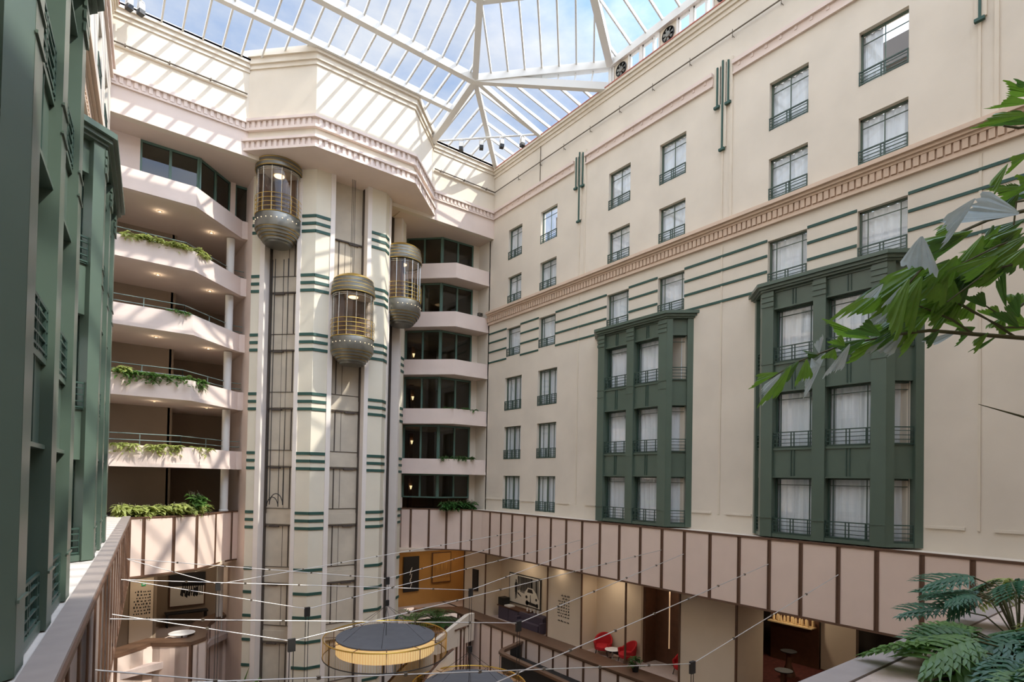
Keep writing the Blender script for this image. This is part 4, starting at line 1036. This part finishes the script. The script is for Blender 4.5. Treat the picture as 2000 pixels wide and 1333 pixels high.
MB().box(2.45, 2.62, 32.34, 32.39, -5.42, -5.28).build('sign_plate', 'sign_green', t); MB().box(2.49, 2.58, 32.335, 32.34, -5.38, -5.32).build('sign_mark', 'white_top', t)
t = thing('round_column', 'pale round column of the lower left gallery beside the lift tower', 'column', (6.15, 34.0, ZF), kind='structure')
MB().lathe([(.17, 0), (.17, 4.05)], 20).build('shaft', 'white_paint', t, smooth=True)
cpath = [(-.4, 28.6), (1.35, 29.3), (2.75, 30.7), (3.4, 30.2), (4.15, 29.75), (4.75, 30.3), (4.95, 30.9), (5.05, 31.9), (5.35, 33.0), (5.8, 33.9), (6.4, 34.5), (7.3, 34.3)]
cp2 = [(-.4, 28.4), (1.35, 29.2), (2.7, 30.3), (3.4, 29.85), (4.2, 29.45), (4.85, 30.0), (5.05, 30.9), (5.2, 31.9), (5.5, 32.9), (5.9, 33.6), (6.45, 34.1), (7.3, 34.0)]
tag(MB().strip(cp2, -.03, .75, -7.78, -7.68).build('counter_top', 'brown_top'), 'brown wooden counter top following the curved left balustrade', 'counter top')
panel_band(cp2, chain(cp2, [(1.35, 29.2), (2.7, 30.3), (4.2, 29.45), (5.05, 30.9), (5.5, 32.9), (6.45, 34.1)])+[.8], ZG+.05, -7.8, 'sunlit lower balustrade of pale panels left of the lift tower', 'lower panelled balustrades')
t = thing('round_table', 'pale round table behind the counter in the left gallery', 'table', (4.0, 30.85, ZF))
MB().lathe([(.01, .98), (.55, .98), (.56, 1.0), (.01, 1.0)], 32).build('tabletop', 'white_top', t, smooth=True); MB().lathe([(.25, 0), (.05, .05), (.04, .98)], 16).build('pedestal', 'chrome', t, smooth=True)
t = thing('console', 'dark long console below the scrawl picture in the left gallery', 'console', (5, 36.5, ZF), world=True)
MB().box(3.9, 6.0, 36.3, 36.9, ZF+.7, ZF+.78).build('top', 'black', t)
for x in (4.0, 5.9): MB().box(x-.04, x+.04, 36.35, 36.85, ZF, ZF+.7).build('leg', 'black', t)
for k, (x, y, e) in enumerate(((2.5, 31.2, 14), (5.0, 35.0, 16))):  # two more added lamps, brightening the left gallery
    t = thing('gallery_fill_lamp', 'small round fill lamp added to the left gallery ceiling, %s' % ['before the lettering', 'before the picture'][k], 'ceiling light', (x, y, -4.5), 0, 'added gallery lamps')
    MB().lathe([(.06, -.002), (.09, -.02), (.10, -.002)], 16).build('trim_ring', 'white_paint', t); MB().lathe([(.001, -.008), (.065, -.008)], 14).build('lamp', 'lamp_glow', t)
    area_lamp(t, e, .4)
struct(MB().box(-2, -1.8, -5, 29, ZG, -2.1), 'wall_lower_left', 'beige_wall', 'hidden lower wall under the left ledge', 'wall')
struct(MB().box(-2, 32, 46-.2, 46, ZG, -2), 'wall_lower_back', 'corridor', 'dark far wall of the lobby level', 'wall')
struct(MB().box(-4, 24, -4.4, -4, ZG, 19.5), 'wall_front', 'beige_wall', 'atrium wall behind the viewpoint', 'wall')
struct(MB().box(-2, 20, -3.2, -3, ZG, -2.1), 'wall_lower_front', 'beige_wall', 'lower wall under the near planter', 'wall')

# ------------------------------------------------------------------ ring pendants on cables
def pendant(x, y, z, R, lab):
    t = thing('ring_pendant', lab, 'pendant lamp', (x, y, z), 0, 'ring pendants over the lobby')
    rd = R*.80; hz = .72
    MB().lathe([(.01, -.02), (.35, -.03), (rd, 0), (rd+.01, -.05), (.01, -.08)], 56).build('top_disc', 'disc_grey', t, smooth=True)
    sh = MB().lathe([(rd, -.05), (rd-.02, -.10), (rd, -.12), (rd, -.62), (rd-.03, -.62), (rd-.03, -.1)], 64).build('drum_shade', 'shade_lit', t, smooth=True)
    MB().ring(R, 0, .028, 64, 6).build('upper_ring', 'gold', t, smooth=True); MB().ring(R, -.78, .022, 64, 6).build('lower_ring', 'cable_black', t, smooth=True)
    g = MB()
    for k in range(12):
        a = 2*PI*k/12+.1; c, s = math.cos(a), math.sin(a)
        g.tube([(rd*c, rd*s, .0), (R*c, R*s, 0), (R*c, R*s, -.78)], .018, 5)
    g.build('bracket', 'brown', t)
    g = MB()
    for k in range(150):
        a = 2*PI*k/150; c, s = math.cos(a), math.sin(a); g.tube([(R*c, R*s, 0), (R*c, R*s, -.78)], .0055, 3, False)
    o = g.build('chain_curtain', 'gold', t); o['kind'] = 'stuff'
    w = MB(); H = 1.3
    for k in range(6): a = 2*PI*k/6; w.tube([(rd*.92*math.cos(a), rd*.92*math.sin(a), 0), (0, 0, H)], .008, 4)
    w.tube([(0, 0, 0), (0, 0, H)], .012, 4); w.build('suspension', 'cable_black', t)
    MB().box(-.09, .09, -.05, .05, H-.02, H+.22).build('hanger_block', 'cable_black', t)
    return t
PN = [((10.75, 22.9, -4.41), 'S1'), ((4.45, 25.0, -4.37), 'S1'), ((6.33, 19.8, -4.59), 'S2'), ((12.6, 19.1, -4.47), 'S2'), ((4.36, 14.8, -4.2), 'S3'), ((11.06, 14.0, -4.5), 'S3'), ((13.0, 9.0, -4.78), 'S4'), ((6.0, 9.6, -4.4), 'S4')]
pendant(10.72, 22.85, -6.86, 2.62, 'large ring pendant with grey disc and glowing drum in front of the lift tower')
pendant(12.6, 19.1, -8.25, 2.3, 'second ring pendant, cut by the lower picture edge right of the large one')
def Lat(y, z): return (-.66+.083*y, y, z)
cab = [  # left end, node, right end
 (Lat(24.6, -3.1), PN[0][0], (XB-.05, 22.73, -2.86)), (Lat(25.6, -3.25), PN[1][0], (XB-.05, 23.88, -2.75)),
 (Lat(20.4, -3.18), PN[2][0], (XB-.05, 19.46, -2.81)), (Lat(20.0, -3.12), PN[3][0], (XB-.05, 18.34, -2.84)),
 (Lat(15.6, -3.2), PN[4][0], (XB-.05, 14.74, -2.77)), (Lat(14.8, -3.13), PN[5][0], (XB-.05, 13.66, -2.81)),
 (Lat(10.2, -3.1), PN[6][0], (XB-.05, 7.91, -2.8)), (Lat(11.0, -3.1), PN[7][0], (XB-.05, 10.19, -2.76))]
wh = ['farthest pair, right pulley', 'farthest pair, left pulley', 'second pair, left pulley', 'second pair, right pulley', 'third pair, left pulley', 'third pair, right pulley', 'nearest pair, right pulley', 'nearest pair, left pulley']
for (a, n, b), w in zip(cab, wh):
    t = thing('suspension_cable', 'thin steel cable slung across the atrium, %s' % w, 'cable', n, 0, 'steel cables across the atrium', world=True)
    MB().tube([a, n, b], .014, 5).build('steel_rope', 'steel', t)
    MB().box(n[0]-.09, n[0]+.09, n[1]-.04, n[1]+.04, n[2]-.26, n[2]+.06).build('pulley_block', 'cable_black', t)
    lo = -6.86+1.5 if n is PN[0][0] else -8.25+1.5 if n is PN[3][0] else -11.0
    MB().tube([(n[0]-.05, n[1], n[2]-.2), (n[0]-.05, n[1], lo)], .011, 4).tube([(n[0]+.05, n[1], n[2]-.2), (n[0]+.05, n[1], lo)], .011, 4).build('drop_wire', 'cable_black', t)
    k = 0
    for p, q in ((a, n), (n, b)):
        L = (Vector(q)-Vector(p)).length; m = int(L/1.6)
        mb = MB()
        for i in range(1, m): c = Vector(p)+(Vector(q)-Vector(p))*i/m; mb.box(c.x-.03, c.x+.03, c.y-.025, c.y+.025, c.z-.03, c.z+.03)
        mb.build('cable_clip', 'pipe', t)

# ------------------------------------------------------------------ lobby stair, curved panelled drum, planters
t = thing('curved_stair', 'curved cream stair with dark treads at the foot of the lift tower', 'stair', (9.2, 20.5, ZG), world=True)
path = []
for k in range(9): a = .25+1.25*k/8; path.append((13.6-5.2*math.cos(a), 17.3+5.0*math.sin(a)))
o1 = offset(path, -.75); o2 = offset(path, .75)
for wpath, nm in ((o1, 'stringer'), (o2, 'stringer')):
    mb = MB()
    for i in range(8):
        z0 = ZG+.25+.38*i; z1 = z0+.38
        a = wpath[i]; b = wpath[i+1]; d = (Vector(b)-Vector(a)).normalized(); n = Vector((-d.y, d.x))*.06
        mb.add([(a[0]-n.x, a[1]-n.y, ZG), (b[0]-n.x, b[1]-n.y, ZG), (b[0]-n.x, b[1]-n.y, z1+.9), (a[0]-n.x, a[1]-n.y, z0+.9), (a[0]+n.x, a[1]+n.y, ZG), (b[0]+n.x, b[1]+n.y, ZG), (b[0]+n.x, b[1]+n.y, z1+.9), (a[0]+n.x, a[1]+n.y, z0+.9)], [(0, 1, 2, 3), (4, 5, 6, 7), (0, 1, 5, 4), (3, 2, 6, 7), (0, 3, 7, 4), (1, 2, 6, 5)])
    mb.build(nm, 'cream', t)
    cap_ = [(p[0], p[1], ZG+.25+.38*i+.94) for i, p in enumerate(wpath)]; MB().tube(cap_, .05, 6).build('handrail', 'brown', t)
for i in range(8):
    a, b, c, d = o1[i], o1[i+1], o2[i+1], o2[i]; MB().prism([a, b, c, d], ZG, ZG+.25+.38*i).build('tread', 'black', t)
arc = [(16.9+2.3*math.cos(a), 29.9+2.3*math.sin(a)) for a in [PI*1.1+PI*.85*k/16 for k in range(17)]]
panel_band(arc, [.33*k for k in range(1, 19)], ZG+.05, -8.6, 'curved drum of narrow lilac-grey panels under the large ring pendant', 'lower panelled balustrades')
struct(MB().prism(arc+[(19.0, 31), (16.2, 31.3)], -9.2, -8.75), 'floor_10', 'soil', 'soil of the curved planter at the tower foot', 'soil')
struct(MB().add([(15.6, 26.9, -9.6), (18.9, 28.2, -9.6), (18.9, 28.2, -8.0), (18.3, 27.95, -8.0), (15.6, 26.9, -8.8), (15.5, 27.1, -9.6), (18.8, 28.45, -9.6), (18.8, 28.45, -8.0), (18.2, 28.2, -8.0), (15.5, 27.1, -8.8)], [(0, 1, 2, 3, 4), (5, 6, 7, 8, 9), (0, 1, 6, 5), (1, 2, 7, 6), (2, 3, 8, 7), (3, 4, 9, 8), (4, 0, 5, 9)]), 'wall_stair_parapet', 'cream', 'sloping beige stair parapet beside the gallery coping', 'parapet')
def palm(x, y, z, lab, n, L, seed, m, grp):
    r = random.Random(seed); t = thing('potted_palm', lab, 'palm', (x, y, z), 0, grp); f = MB(); s = MB()
    for k in range(n):
        a = 2*PI*k/n+r.uniform(-.3, .3); el = r.uniform(.5, 1.3); pts = []
        for i in range(7):
            u = i/6; pts.append(Vector((math.cos(a)*L*u*math.cos(el), math.sin(a)*L*u*math.cos(el), L*u*math.sin(el)-.45*L*u*u)))
        s.tube(pts, .012, 4, False)
        for i in range(1, 7):
            d = (pts[i]-pts[i-1]).normalized(); sd = d.cross(Vector((0, 0, 1))).normalized()
            for sg in (-1, 1):
                for q in (0, .5): leafmesh(f, pts[i]-d*q*L/6, d*.6+sd*sg*.8, L*.34, .06, .35, n=3)
    f.build('fronds', m, t); s.build('stems', 'stem', t); return t
palm(17.4, 30.2, -8.75, 'dark green palm in the planter beside the ochre wall', 12, 1.7, 11, 'leaf_dark', 'planter palms by the lift tower')
palm(15.9, 30.2, -8.75, 'bright green palm right against the lift tower foot', 9, 1.8, 12, 'leaf_mid', 'planter palms by the lift tower')
palm(17.0, 29.3, -8.75, 'low palm at the front of the tower planter', 10, 1.2, 13, 'leaf_dark', 'planter palms by the lift tower')
t = thing('planter_box', 'black planter with one banana leaf at the foot of the left balustrade', 'planter', (6.0, 28.0, ZG), world=True)
MB().prism([(4.6, 27.2), (6.0, 26.6), (7.2, 27.6), (7.2, 29), (5.2, 29.2)], ZG, -10.1).build('planter_body', 'black', t)
f = MB(); leafmesh(f, (6.0, 27.9, -10.2), (.2, -.1, 1), 1.7, .55, .1, n=6); leafmesh(f, (6.3, 28.0, -10.2), (.5, .1, .8), 1.2, .4, .2, n=6); f.build('banana_leaf', 'leaf_mid', t)

# ------------------------------------------------------------------ plants of the balconies and ledges
def hanging(name, lab, path, z, n, L, W, m, seed, down=.5, up=.25, grp='balcony plants', yy=0.0):
    """a planter row: sprigs rising a little and trailing over the edge towards the atrium"""
    r = random.Random(seed); t = thing(name, lab, 'plants', (path[0][0], path[0][1], z), 0, grp, world=True); f = MB(); s = MB()
    P = [Vector(p) for p in path]; seg = [(b-a).length for a, b in zip(P, P[1:])]; tot = sum(seg)
    for k in range(n):
        q = r.random()*tot
        for i, l in enumerate(seg):
            if q <= l: break
            q -= l
        d = (P[i+1]-P[i]).normalized(); nn = Vector((d.y, -d.x)); b = P[i]+d*q+nn*r.uniform(-.2, .1)
        hgt = r.uniform(.05, up); reach = r.uniform(.1, .45); dn = r.uniform(0, down) if r.random() < .6 else 0
        pts = [Vector((b.x, b.y, z-.1)), Vector((b.x+nn.x*reach*.5, b.y+nn.y*reach*.5, z+hgt)), Vector((b.x+nn.x*reach, b.y+nn.y*reach, z+hgt*.6-dn))]
        s.tube(pts, .007, 4, False)
        for j in range(6):
            u = (j+1)/6; p = pts[1]+(pts[2]-pts[1])*u if u > .4 else pts[0]+(pts[1]-pts[0])*u*2.5
            a = r.uniform(0, 2*PI); leafmesh(f, p, (math.cos(a), math.sin(a), r.uniform(-.3, .5)), L*r.uniform(.6, 1.2), W, .5, r.uniform(-.6, .6), n=3)
    f.build('foliage', m, t); s.build('stems', 'stem', t); return t
lp = offset([(.6, 29.0), (3.85, 29.0), (6.25, 31.35)], .25)
def sub(a, b): return [(a, 29.25), (b, 29.25)] if b <= 3.7 else [(a, 29.25), (3.75, 29.25), (b, 29.25+(b-3.75))]
hanging('planter_plants', 'dense light green plants along the second balcony left of the tower', sub(1.2, 4.3), ZB[1]+.9, 120, .30, .10, 'leaf_light', 1, .15, .35)
hanging('planter_plants', 'few low leaves on the third balcony left of the tower', sub(2.9, 3.7), ZB[2]+.9, 22, .22, .08, 'leaf_mid', 2, .05, .18)
hanging('planter_plants', 'long green plants trailing over the fourth balcony left of the tower', sub(1.1, 4.4), ZB[3]+.9, 150, .30, .10, 'leaf_mid', 3, .45, .25)
hanging('planter_plants', 'bushy sprig rising at the left end of the fourth balcony', sub(1.1, 1.6), ZB[3]+.95, 16, .32, .12, 'leaf_light', 33, .05, .4)
for k, (a, b, n) in enumerate(((1.0, 1.9, 40), (2.3, 2.8, 22), (2.9, 3.5, 40), (4.0, 4.6, 18))):
    hanging('planter_plants', 'trailing sprig on the lowest balcony left of the tower, %s from the left' % ['first', 'second', 'third', 'fourth'][k], sub(a, b), ZB[4]+.9, n, .28, .09, 'leaf_light', 40+k, .4, .12)
bl = [(1.2, 28.9), (2.2, 29.0), (3.3, 29.4), (4.2, 29.9), (4.6, 30.4)]
hanging('planter_plants', 'yellow-green leafy planting on top of the left panelled band', bl, -1.8, 170, .34, .16, 'leaf_light', 50, .0, .55)
hanging('planter_plants', 'taller green shrub at the right end of the left planting', [(4.0, 29.9), (4.5, 30.3)], -1.75, 70, .36, .16, 'leaf_mid', 51, .0, 1.0)
struct(MB().prism([(.6, 28.6), (1.6, 28.5), (3.3, 29.1), (4.3, 29.6), (5.2, 30.9), (6.6, 32.2), (6.6, 33), (.6, 33)], -2.1, -1.9), 'floor_8', 'soil', 'soil of the planting on the left band', 'soil')
rpth = [(17.9, 29.3), (19.7, 29.3)]
hanging('planter_plants', 'small plants on the fifth balcony right of the tower', [(17.2, 29.7), (18.0, 29.25), (19.5, 29.25)], ZB[3]+.92, 26, .18, .07, 'leaf_dark', 60, .1, .14)
hanging('planter_plants', 'dark green plants on the lowest balcony right of the tower', [(17.1, 29.8), (18.0, 29.25), (19.3, 29.25)], ZB[4]+.92, 46, .24, .08, 'leaf_dark', 61, .2, .25)
hanging('planter_plants', 'dense dark fern clump on the band right of the tower', [(17.6, 30.2), (18.6, 29.9), (19.6, 29.5)], -1.85, 120, .34, .10, 'leaf_dark', 62, .05, .6)
struct(MB().prism([(15.2, 32.4), (16.4, 31.8), (18.2, 30.3), (19.0, 29.2), (20, 29.2), (20, 33), (15.2, 33)], -2.1, -1.9), 'floor_9', 'soil', 'soil behind the right panelled band', 'soil')

# ------------------------------------------------------------------ foreground plants of the near planter
CAMR = _camrot().to_3x3()
def at(px, py, d):                                       # a point d metres out in front of the viewpoint
    return CAMR @ Vector(((px-1000)/1102.72*d, (919.66-py)/1102.72*d, -d))
def fishtail(mb, base, tip, W, roll, r, curl=.12, n=6, m=14):
    base = Vector(base); tip = Vector(tip); d = tip-base; L = d.length; d.normalize()
    v = base.normalized(); side = d.cross(v).normalized(); nr = side.cross(d)
    sd = side*math.cos(roll)+nr*math.sin(roll); nn = sd.cross(d); flip = r.choice((-1, 1)); jag = [r.uniform(-.05, .05)+(.05 if k % 2 else -.05)*r.uniform(.2, 1.2) for k in range(m+1)]
    vs = []
    for i in range(n+1):
        t = i/n; w = W*(.06+.94*t**.85)
        for k in range(m+1):
            q = -1+2*k/m; lm = .62+.38*((q*flip+1)/2)**1.6+jag[k]*(1 if t > .8 else t*.6)
            p = base+d*L*t*lm+sd*q*w*.5*(1-.18*(t > .95))+nn*(abs(q)*.22*w+curl*L*t*t*.5)+nn*.035*W*math.sin(k*2.4)*t
            vs.append(tuple(p))
    fs = [(i*(m+1)+k, i*(m+1)+k+1, (i+1)*(m+1)+k+1, (i+1)*(m+1)+k) for i in range(n) for k in range(m)]
    mb.add(vs, fs)
fp = thing('fishtail_palm', 'large fishtail palm reaching in from the right edge in front of the bay window', 'palm', (6.4, .9, -1.93), world=True)
rp = random.Random(21)
gm = MB(); gd = MB(); gg = MB(); stm = MB()
def frond(pts, r0, r1):
    P = [at(*p) for p in pts]; n = len(P); stm.tube(P, [r0+(r1-r0)*i/(n-1) for i in range(n)], 6); return pts
def leaf(kind, bx, by, tx, ty, d, W, roll=None, dd=0.0):
    mb = {'m': gm, 'd': gd, 'g': gg}[kind]
    fishtail(mb, at(bx, by, d), at(tx, ty, d+dd), W, rp.uniform(-.7, .7) if roll is None else roll, rp)
D = 4.0
# lowest long frond
frond([(2040, 664, D), (1900, 653, D), (1815, 646, D), (1740, 655, D+.05), (1640, 676, D+.1), (1560, 706, D+.15), (1500, 742, D+.2)], .016, .005)
for bx, by, tx, ty, k, W in ((1520, 728, 1464, 752, 'm', .09), (1525, 730, 1480, 782, 'g', .10), (1545, 715, 1492, 800, 'm', .10), (1560, 706, 1528, 740, 'd', .09), (1575, 702, 1560, 755, 'm', .13), (1585, 700, 1600, 720, 'g', .08), (1600, 694, 1570, 690, 'd', .08), (1612, 690, 1562, 772, 'g', .11), (1630, 682, 1620, 705, 'm', .12), (1650, 676, 1625, 660, 'm', .10), (1660, 672, 1618, 744, 'g', .10), (1690, 664, 1632, 690, 'd', .14), (1700, 662, 1605, 636, 'm', .10), (1720, 656, 1660, 640, 'd', .16), (1735, 655, 1650, 690, 'm', .16), (1765, 650, 1712, 700, 'g', .18), (1790, 648, 1735, 610, 'm', .14), (1835, 646, 1800, 672, 'd', .10), (1870, 648, 1808, 680, 'g', .10), (1885, 644, 1815, 602, 'm', .16), (1905, 640, 1868, 668, 'd', .15), (1930, 650, 1896, 682, 'm', .08), (1950, 655, 1900, 692, 'd', .05), (2010, 640, 1963, 622, 'm', .2), (1600, 690, 1598, 655, 'g', .07)):
    leaf(k, bx, by, tx, ty, D+rp.uniform(-.12, .12), W)
# side branches above it
for pts in ([(2040, 640, D), (1960, 640, D), (1900, 610, D), (1840, 575, D)], [(2040, 560, D), (1985, 605, D), (1960, 620, D), (1905, 585, D)], [(1900, 652, D), (1860, 625, D), (1800, 600, D), (1770, 590, D)], [(1985, 660, D), (1930, 625, D), (1880, 595, D)]): frond(pts, .009, .004)
for bx, by, tx, ty, k, W in ((1885, 600, 1826, 585, 'm', .17), (1905, 585, 1880, 635, 'm', .17), (1925, 600, 1895, 570, 'd', .12), (1960, 620, 1935, 645, 'm', .18), (1965, 600, 1945, 515, 'd', .09), (1985, 605, 2005, 560, 'm', .2), (1990, 620, 1962, 585, 'd', .16), (1840, 580, 1790, 565, 'd', .13), (1800, 600, 1760, 640, 'm', .15), (1990, 640, 1950, 600, 'd', .12), (1955, 622, 1925, 595, 'm', .12), (1780, 595, 1850, 560, 'g', .06)):
    leaf(k, bx, by, tx, ty, D+rp.uniform(-.1, .1), W)
# main upper frond
E2 = 3.8
frond([(2040, 402, E2), (1985, 416, E2), (1930, 430, E2), (1880, 452, E2), (1820, 500, E2), (1770, 560, E2), (1735, 610, E2)], .014, .006)
frond([(2040, 450, E2), (1950, 480, E2), (1870, 520, E2), (1800, 560, E2)], .01, .004); frond([(2040, 500, E2), (1930, 530, E2), (1850, 590, E2)], .01, .004)
for bx, by, tx, ty, k, W in ((1830, 505, 1700, 600, 'm', .22), (1800, 515, 1648, 636, 'm', .22), (1780, 520, 1685, 590, 'd', .20), (1775, 545, 1712, 655, 'm', .22), (1800, 540, 1740, 640, 'm', .24), (1815, 535, 1770, 620, 'd', .24), (1850, 530, 1790, 600, 'm', .26), (1870, 500, 1830, 570, 'm', .20), (1830, 470, 1760, 590, 'd', .2), (1900, 450, 1800, 475, 'm', .14), (1890, 460, 1790, 520, 'd', .18), (1920, 460, 1850, 565, 'm', .22), (1940, 440, 1880, 560, 'd', .18), (1955, 440, 1900, 520, 'm', .14), (2000, 430, 1910, 480, 'd', .16), (2010, 460, 1905, 535, 'm', .20), (2010, 480, 1960, 525, 'm', .22), (2010, 500, 1920, 500, 'd', .10), (2000, 470, 1880, 490, 'm', .09), (1880, 430, 1815, 465, 'm', .10), (1950, 500, 1860, 548, 'm', .18), (1985, 450, 1945, 470, 'd', .14), (1860, 545, 1835, 612, 'm', .18), (1900, 520, 1868, 590, 'd', .16)):
    leaf(k, bx, by, tx, ty, E2+rp.uniform(-.15, .2), W)
for k in range(34):
    bx = rp.uniform(1770, 2010); by = 600-(bx-1740)*.55+rp.uniform(-35, 60); L_ = rp.uniform(60, 120); an = rp.uniform(2.2, 2.9)
    leaf(rp.choice('mmd'), bx, by, bx+L_*math.cos(an), by+L_*math.sin(an), E2+rp.uniform(0, .4), rp.uniform(.08, .18))
leaf('g', 1800, 462, 1798, 540, E2-.2, .24, .15); leaf('g', 1990, 418, 1862, 412, E2-.2, .24, .3); leaf('g', 1905, 388, 1838, 470, E2-.2, .14, .4)
leaf('g', 1725, 555, 1700, 590, E2, .10, .6); leaf('g', 1760, 560, 1733, 605, E2-.1, .07, .6); leaf('g', 1750, 600, 1715, 640, E2-.1, .07, .8)
# topmost blades
for bx, by, tx, ty, k, W in ((2020, 185, 1955, 172, 'm', .10), (2020, 170, 1975, 165, 'd', .06), (2020, 200, 1932, 210, 'm', .08), (2020, 222, 1906, 235, 'm', .09), (2030, 240, 1935, 240, 'd', .13), (2010, 300, 1966, 330, 'm', .10), (1968, 320, 1925, 375, 'm', .10), (2010, 350, 1990, 365, 'm', .15), (2010, 365, 1935, 380, 'm', .12), (2015, 372, 1975, 378, 'g', .14), (1990, 375, 1960, 410, 'd', .10), (2020, 395, 1950, 350, 'd', .08)):
    leaf(k, bx, by, tx, ty, 3.7+rp.uniform(-.1, .1), W)
frond([(2040, 385, 3.7), (1985, 395, 3.7), (1980, 440, 3.7)], .008, .005); frond([(2040, 240, 3.7), (1990, 250, 3.7), (1960, 246, 3.7)], .01, .006)
stm.tube([at(2040, 828, 3.6), at(1990, 812, 3.6), at(1911, 790, 3.6)], [.009, .007, .002], 5)
trunk = [Vector((6.4, .9, -1.93)), Vector((6.3, .7, -.6)), at(2150, 640, 4.3)]
stm.tube(trunk, [.06, .05, .04], 8)
for q in ((2040, 664, D), (2040, 640, D), (2040, 560, D), (2040, 402, E2), (2040, 450, E2), (2040, 500, E2), (2040, 385, 3.7), (2040, 240, 3.7), (2040, 828, 3.6)): stm.tube([trunk[2], (trunk[2]+at(*q))/2+Vector((0, 0, .05)), at(*q)], [.02, .016, .012], 5)
leafmat('leaf_palm', (104, 142, 46), .38); leafmat('leaf_palm_dark', (72, 106, 42), .4)
gm.build('leaflets', 'leaf_palm', fp, smooth=True); gd.build('leaflets', 'leaf_palm_dark', fp, smooth=True)
o = gg.build('leaflets', 'leaf_grey', fp, smooth=True); o['label'] = 'greyish leaflets, the light on them put into their colour'
stm.build('stems', 'stem', fp, smooth=True)

def philo(name, lab, cx, cy, n, seed, spread, hmax, mats):
    r = random.Random(seed); t = thing(name, lab, 'plant', (cx, cy, -1.93), 0, 'lacy plants in the near planter'); st = MB(); mbs = [MB() for _ in mats]
    for k in range(n):
        a = 2*PI*k/n+r.uniform(-.4, .4); el = r.uniform(.15, 1.2); R_ = spread*r.uniform(.5, 1.0)
        e = Vector((math.cos(a)*R_*math.cos(el*.7), math.sin(a)*R_*math.cos(el*.7), hmax*(.25+.75*math.sin(el)*r.uniform(.7, 1))))
        mid = Vector((e.x*.45, e.y*.45, e.z*.85)); st.tube([(0, 0, 0), mid, e], .010, 5, False)
        mb = r.choice(mbs); d = Vector((math.cos(a), math.sin(a), r.uniform(-.5, .1))).normalized(); L = r.uniform(.38, .55)
        sd = d.cross(Vector((0, 0, 1))).normalized(); tilt = r.uniform(-.4, .4); nn = sd.cross(d); sd = sd*math.cos(tilt)+nn*math.sin(tilt)
        leafmesh(mb, e-d*.05, d, L, L*.16, .35, tilt, n=6)
        for i in range(8):
            u = .02+.84*i/7; p = e+d*L*u-Vector((0, 0, 1))*.35*L*u*u
            l = L*(.30+.42*math.sin(PI*(.18+.72*(1-u)))); 
            for sg in (-1, 1):
                dd = (sd*sg*1.0+d*(.25+.9*u)).normalized(); leafmesh(mb, p, dd, l*r.uniform(.85, 1.1), l*.20, .30, tilt*sg, n=4)
                for q in (.35, .62):
                    for s2_ in (-1, 1): leafmesh(mb, p+dd*l*q-Vector((0, 0, 1))*.3*l*q*q, (dd+sd.cross(d)*0+d*s2_*.7).normalized(), l*.34, l*.12, .3, tilt, n=2)
    for m, mb in zip(mats, mbs):
        if mb.v: mb.build('leaves', m, t, smooth=True)
    st.build('petioles', 'stem', t, smooth=True)
philo('philodendron', 'lacy blue-green plant at the lower right corner of the planter', 7.35, 1.35, 32, 5, .8, .55, ['leaf_blue', 'leaf_dark', 'leaf_mid'])
philo('philodendron', 'second lacy plant behind it, further along the planter', 9.3, 1.75, 22, 6, .9, 1.0, ['leaf_blue', 'leaf_dark', 'leaf_light'])
philo('philodendron', 'third lacy plant of the planter, nearest the right edge', 7.6, .75, 24, 7, .9, .7, ['leaf_blue', 'leaf_dark', 'leaf_mid'])
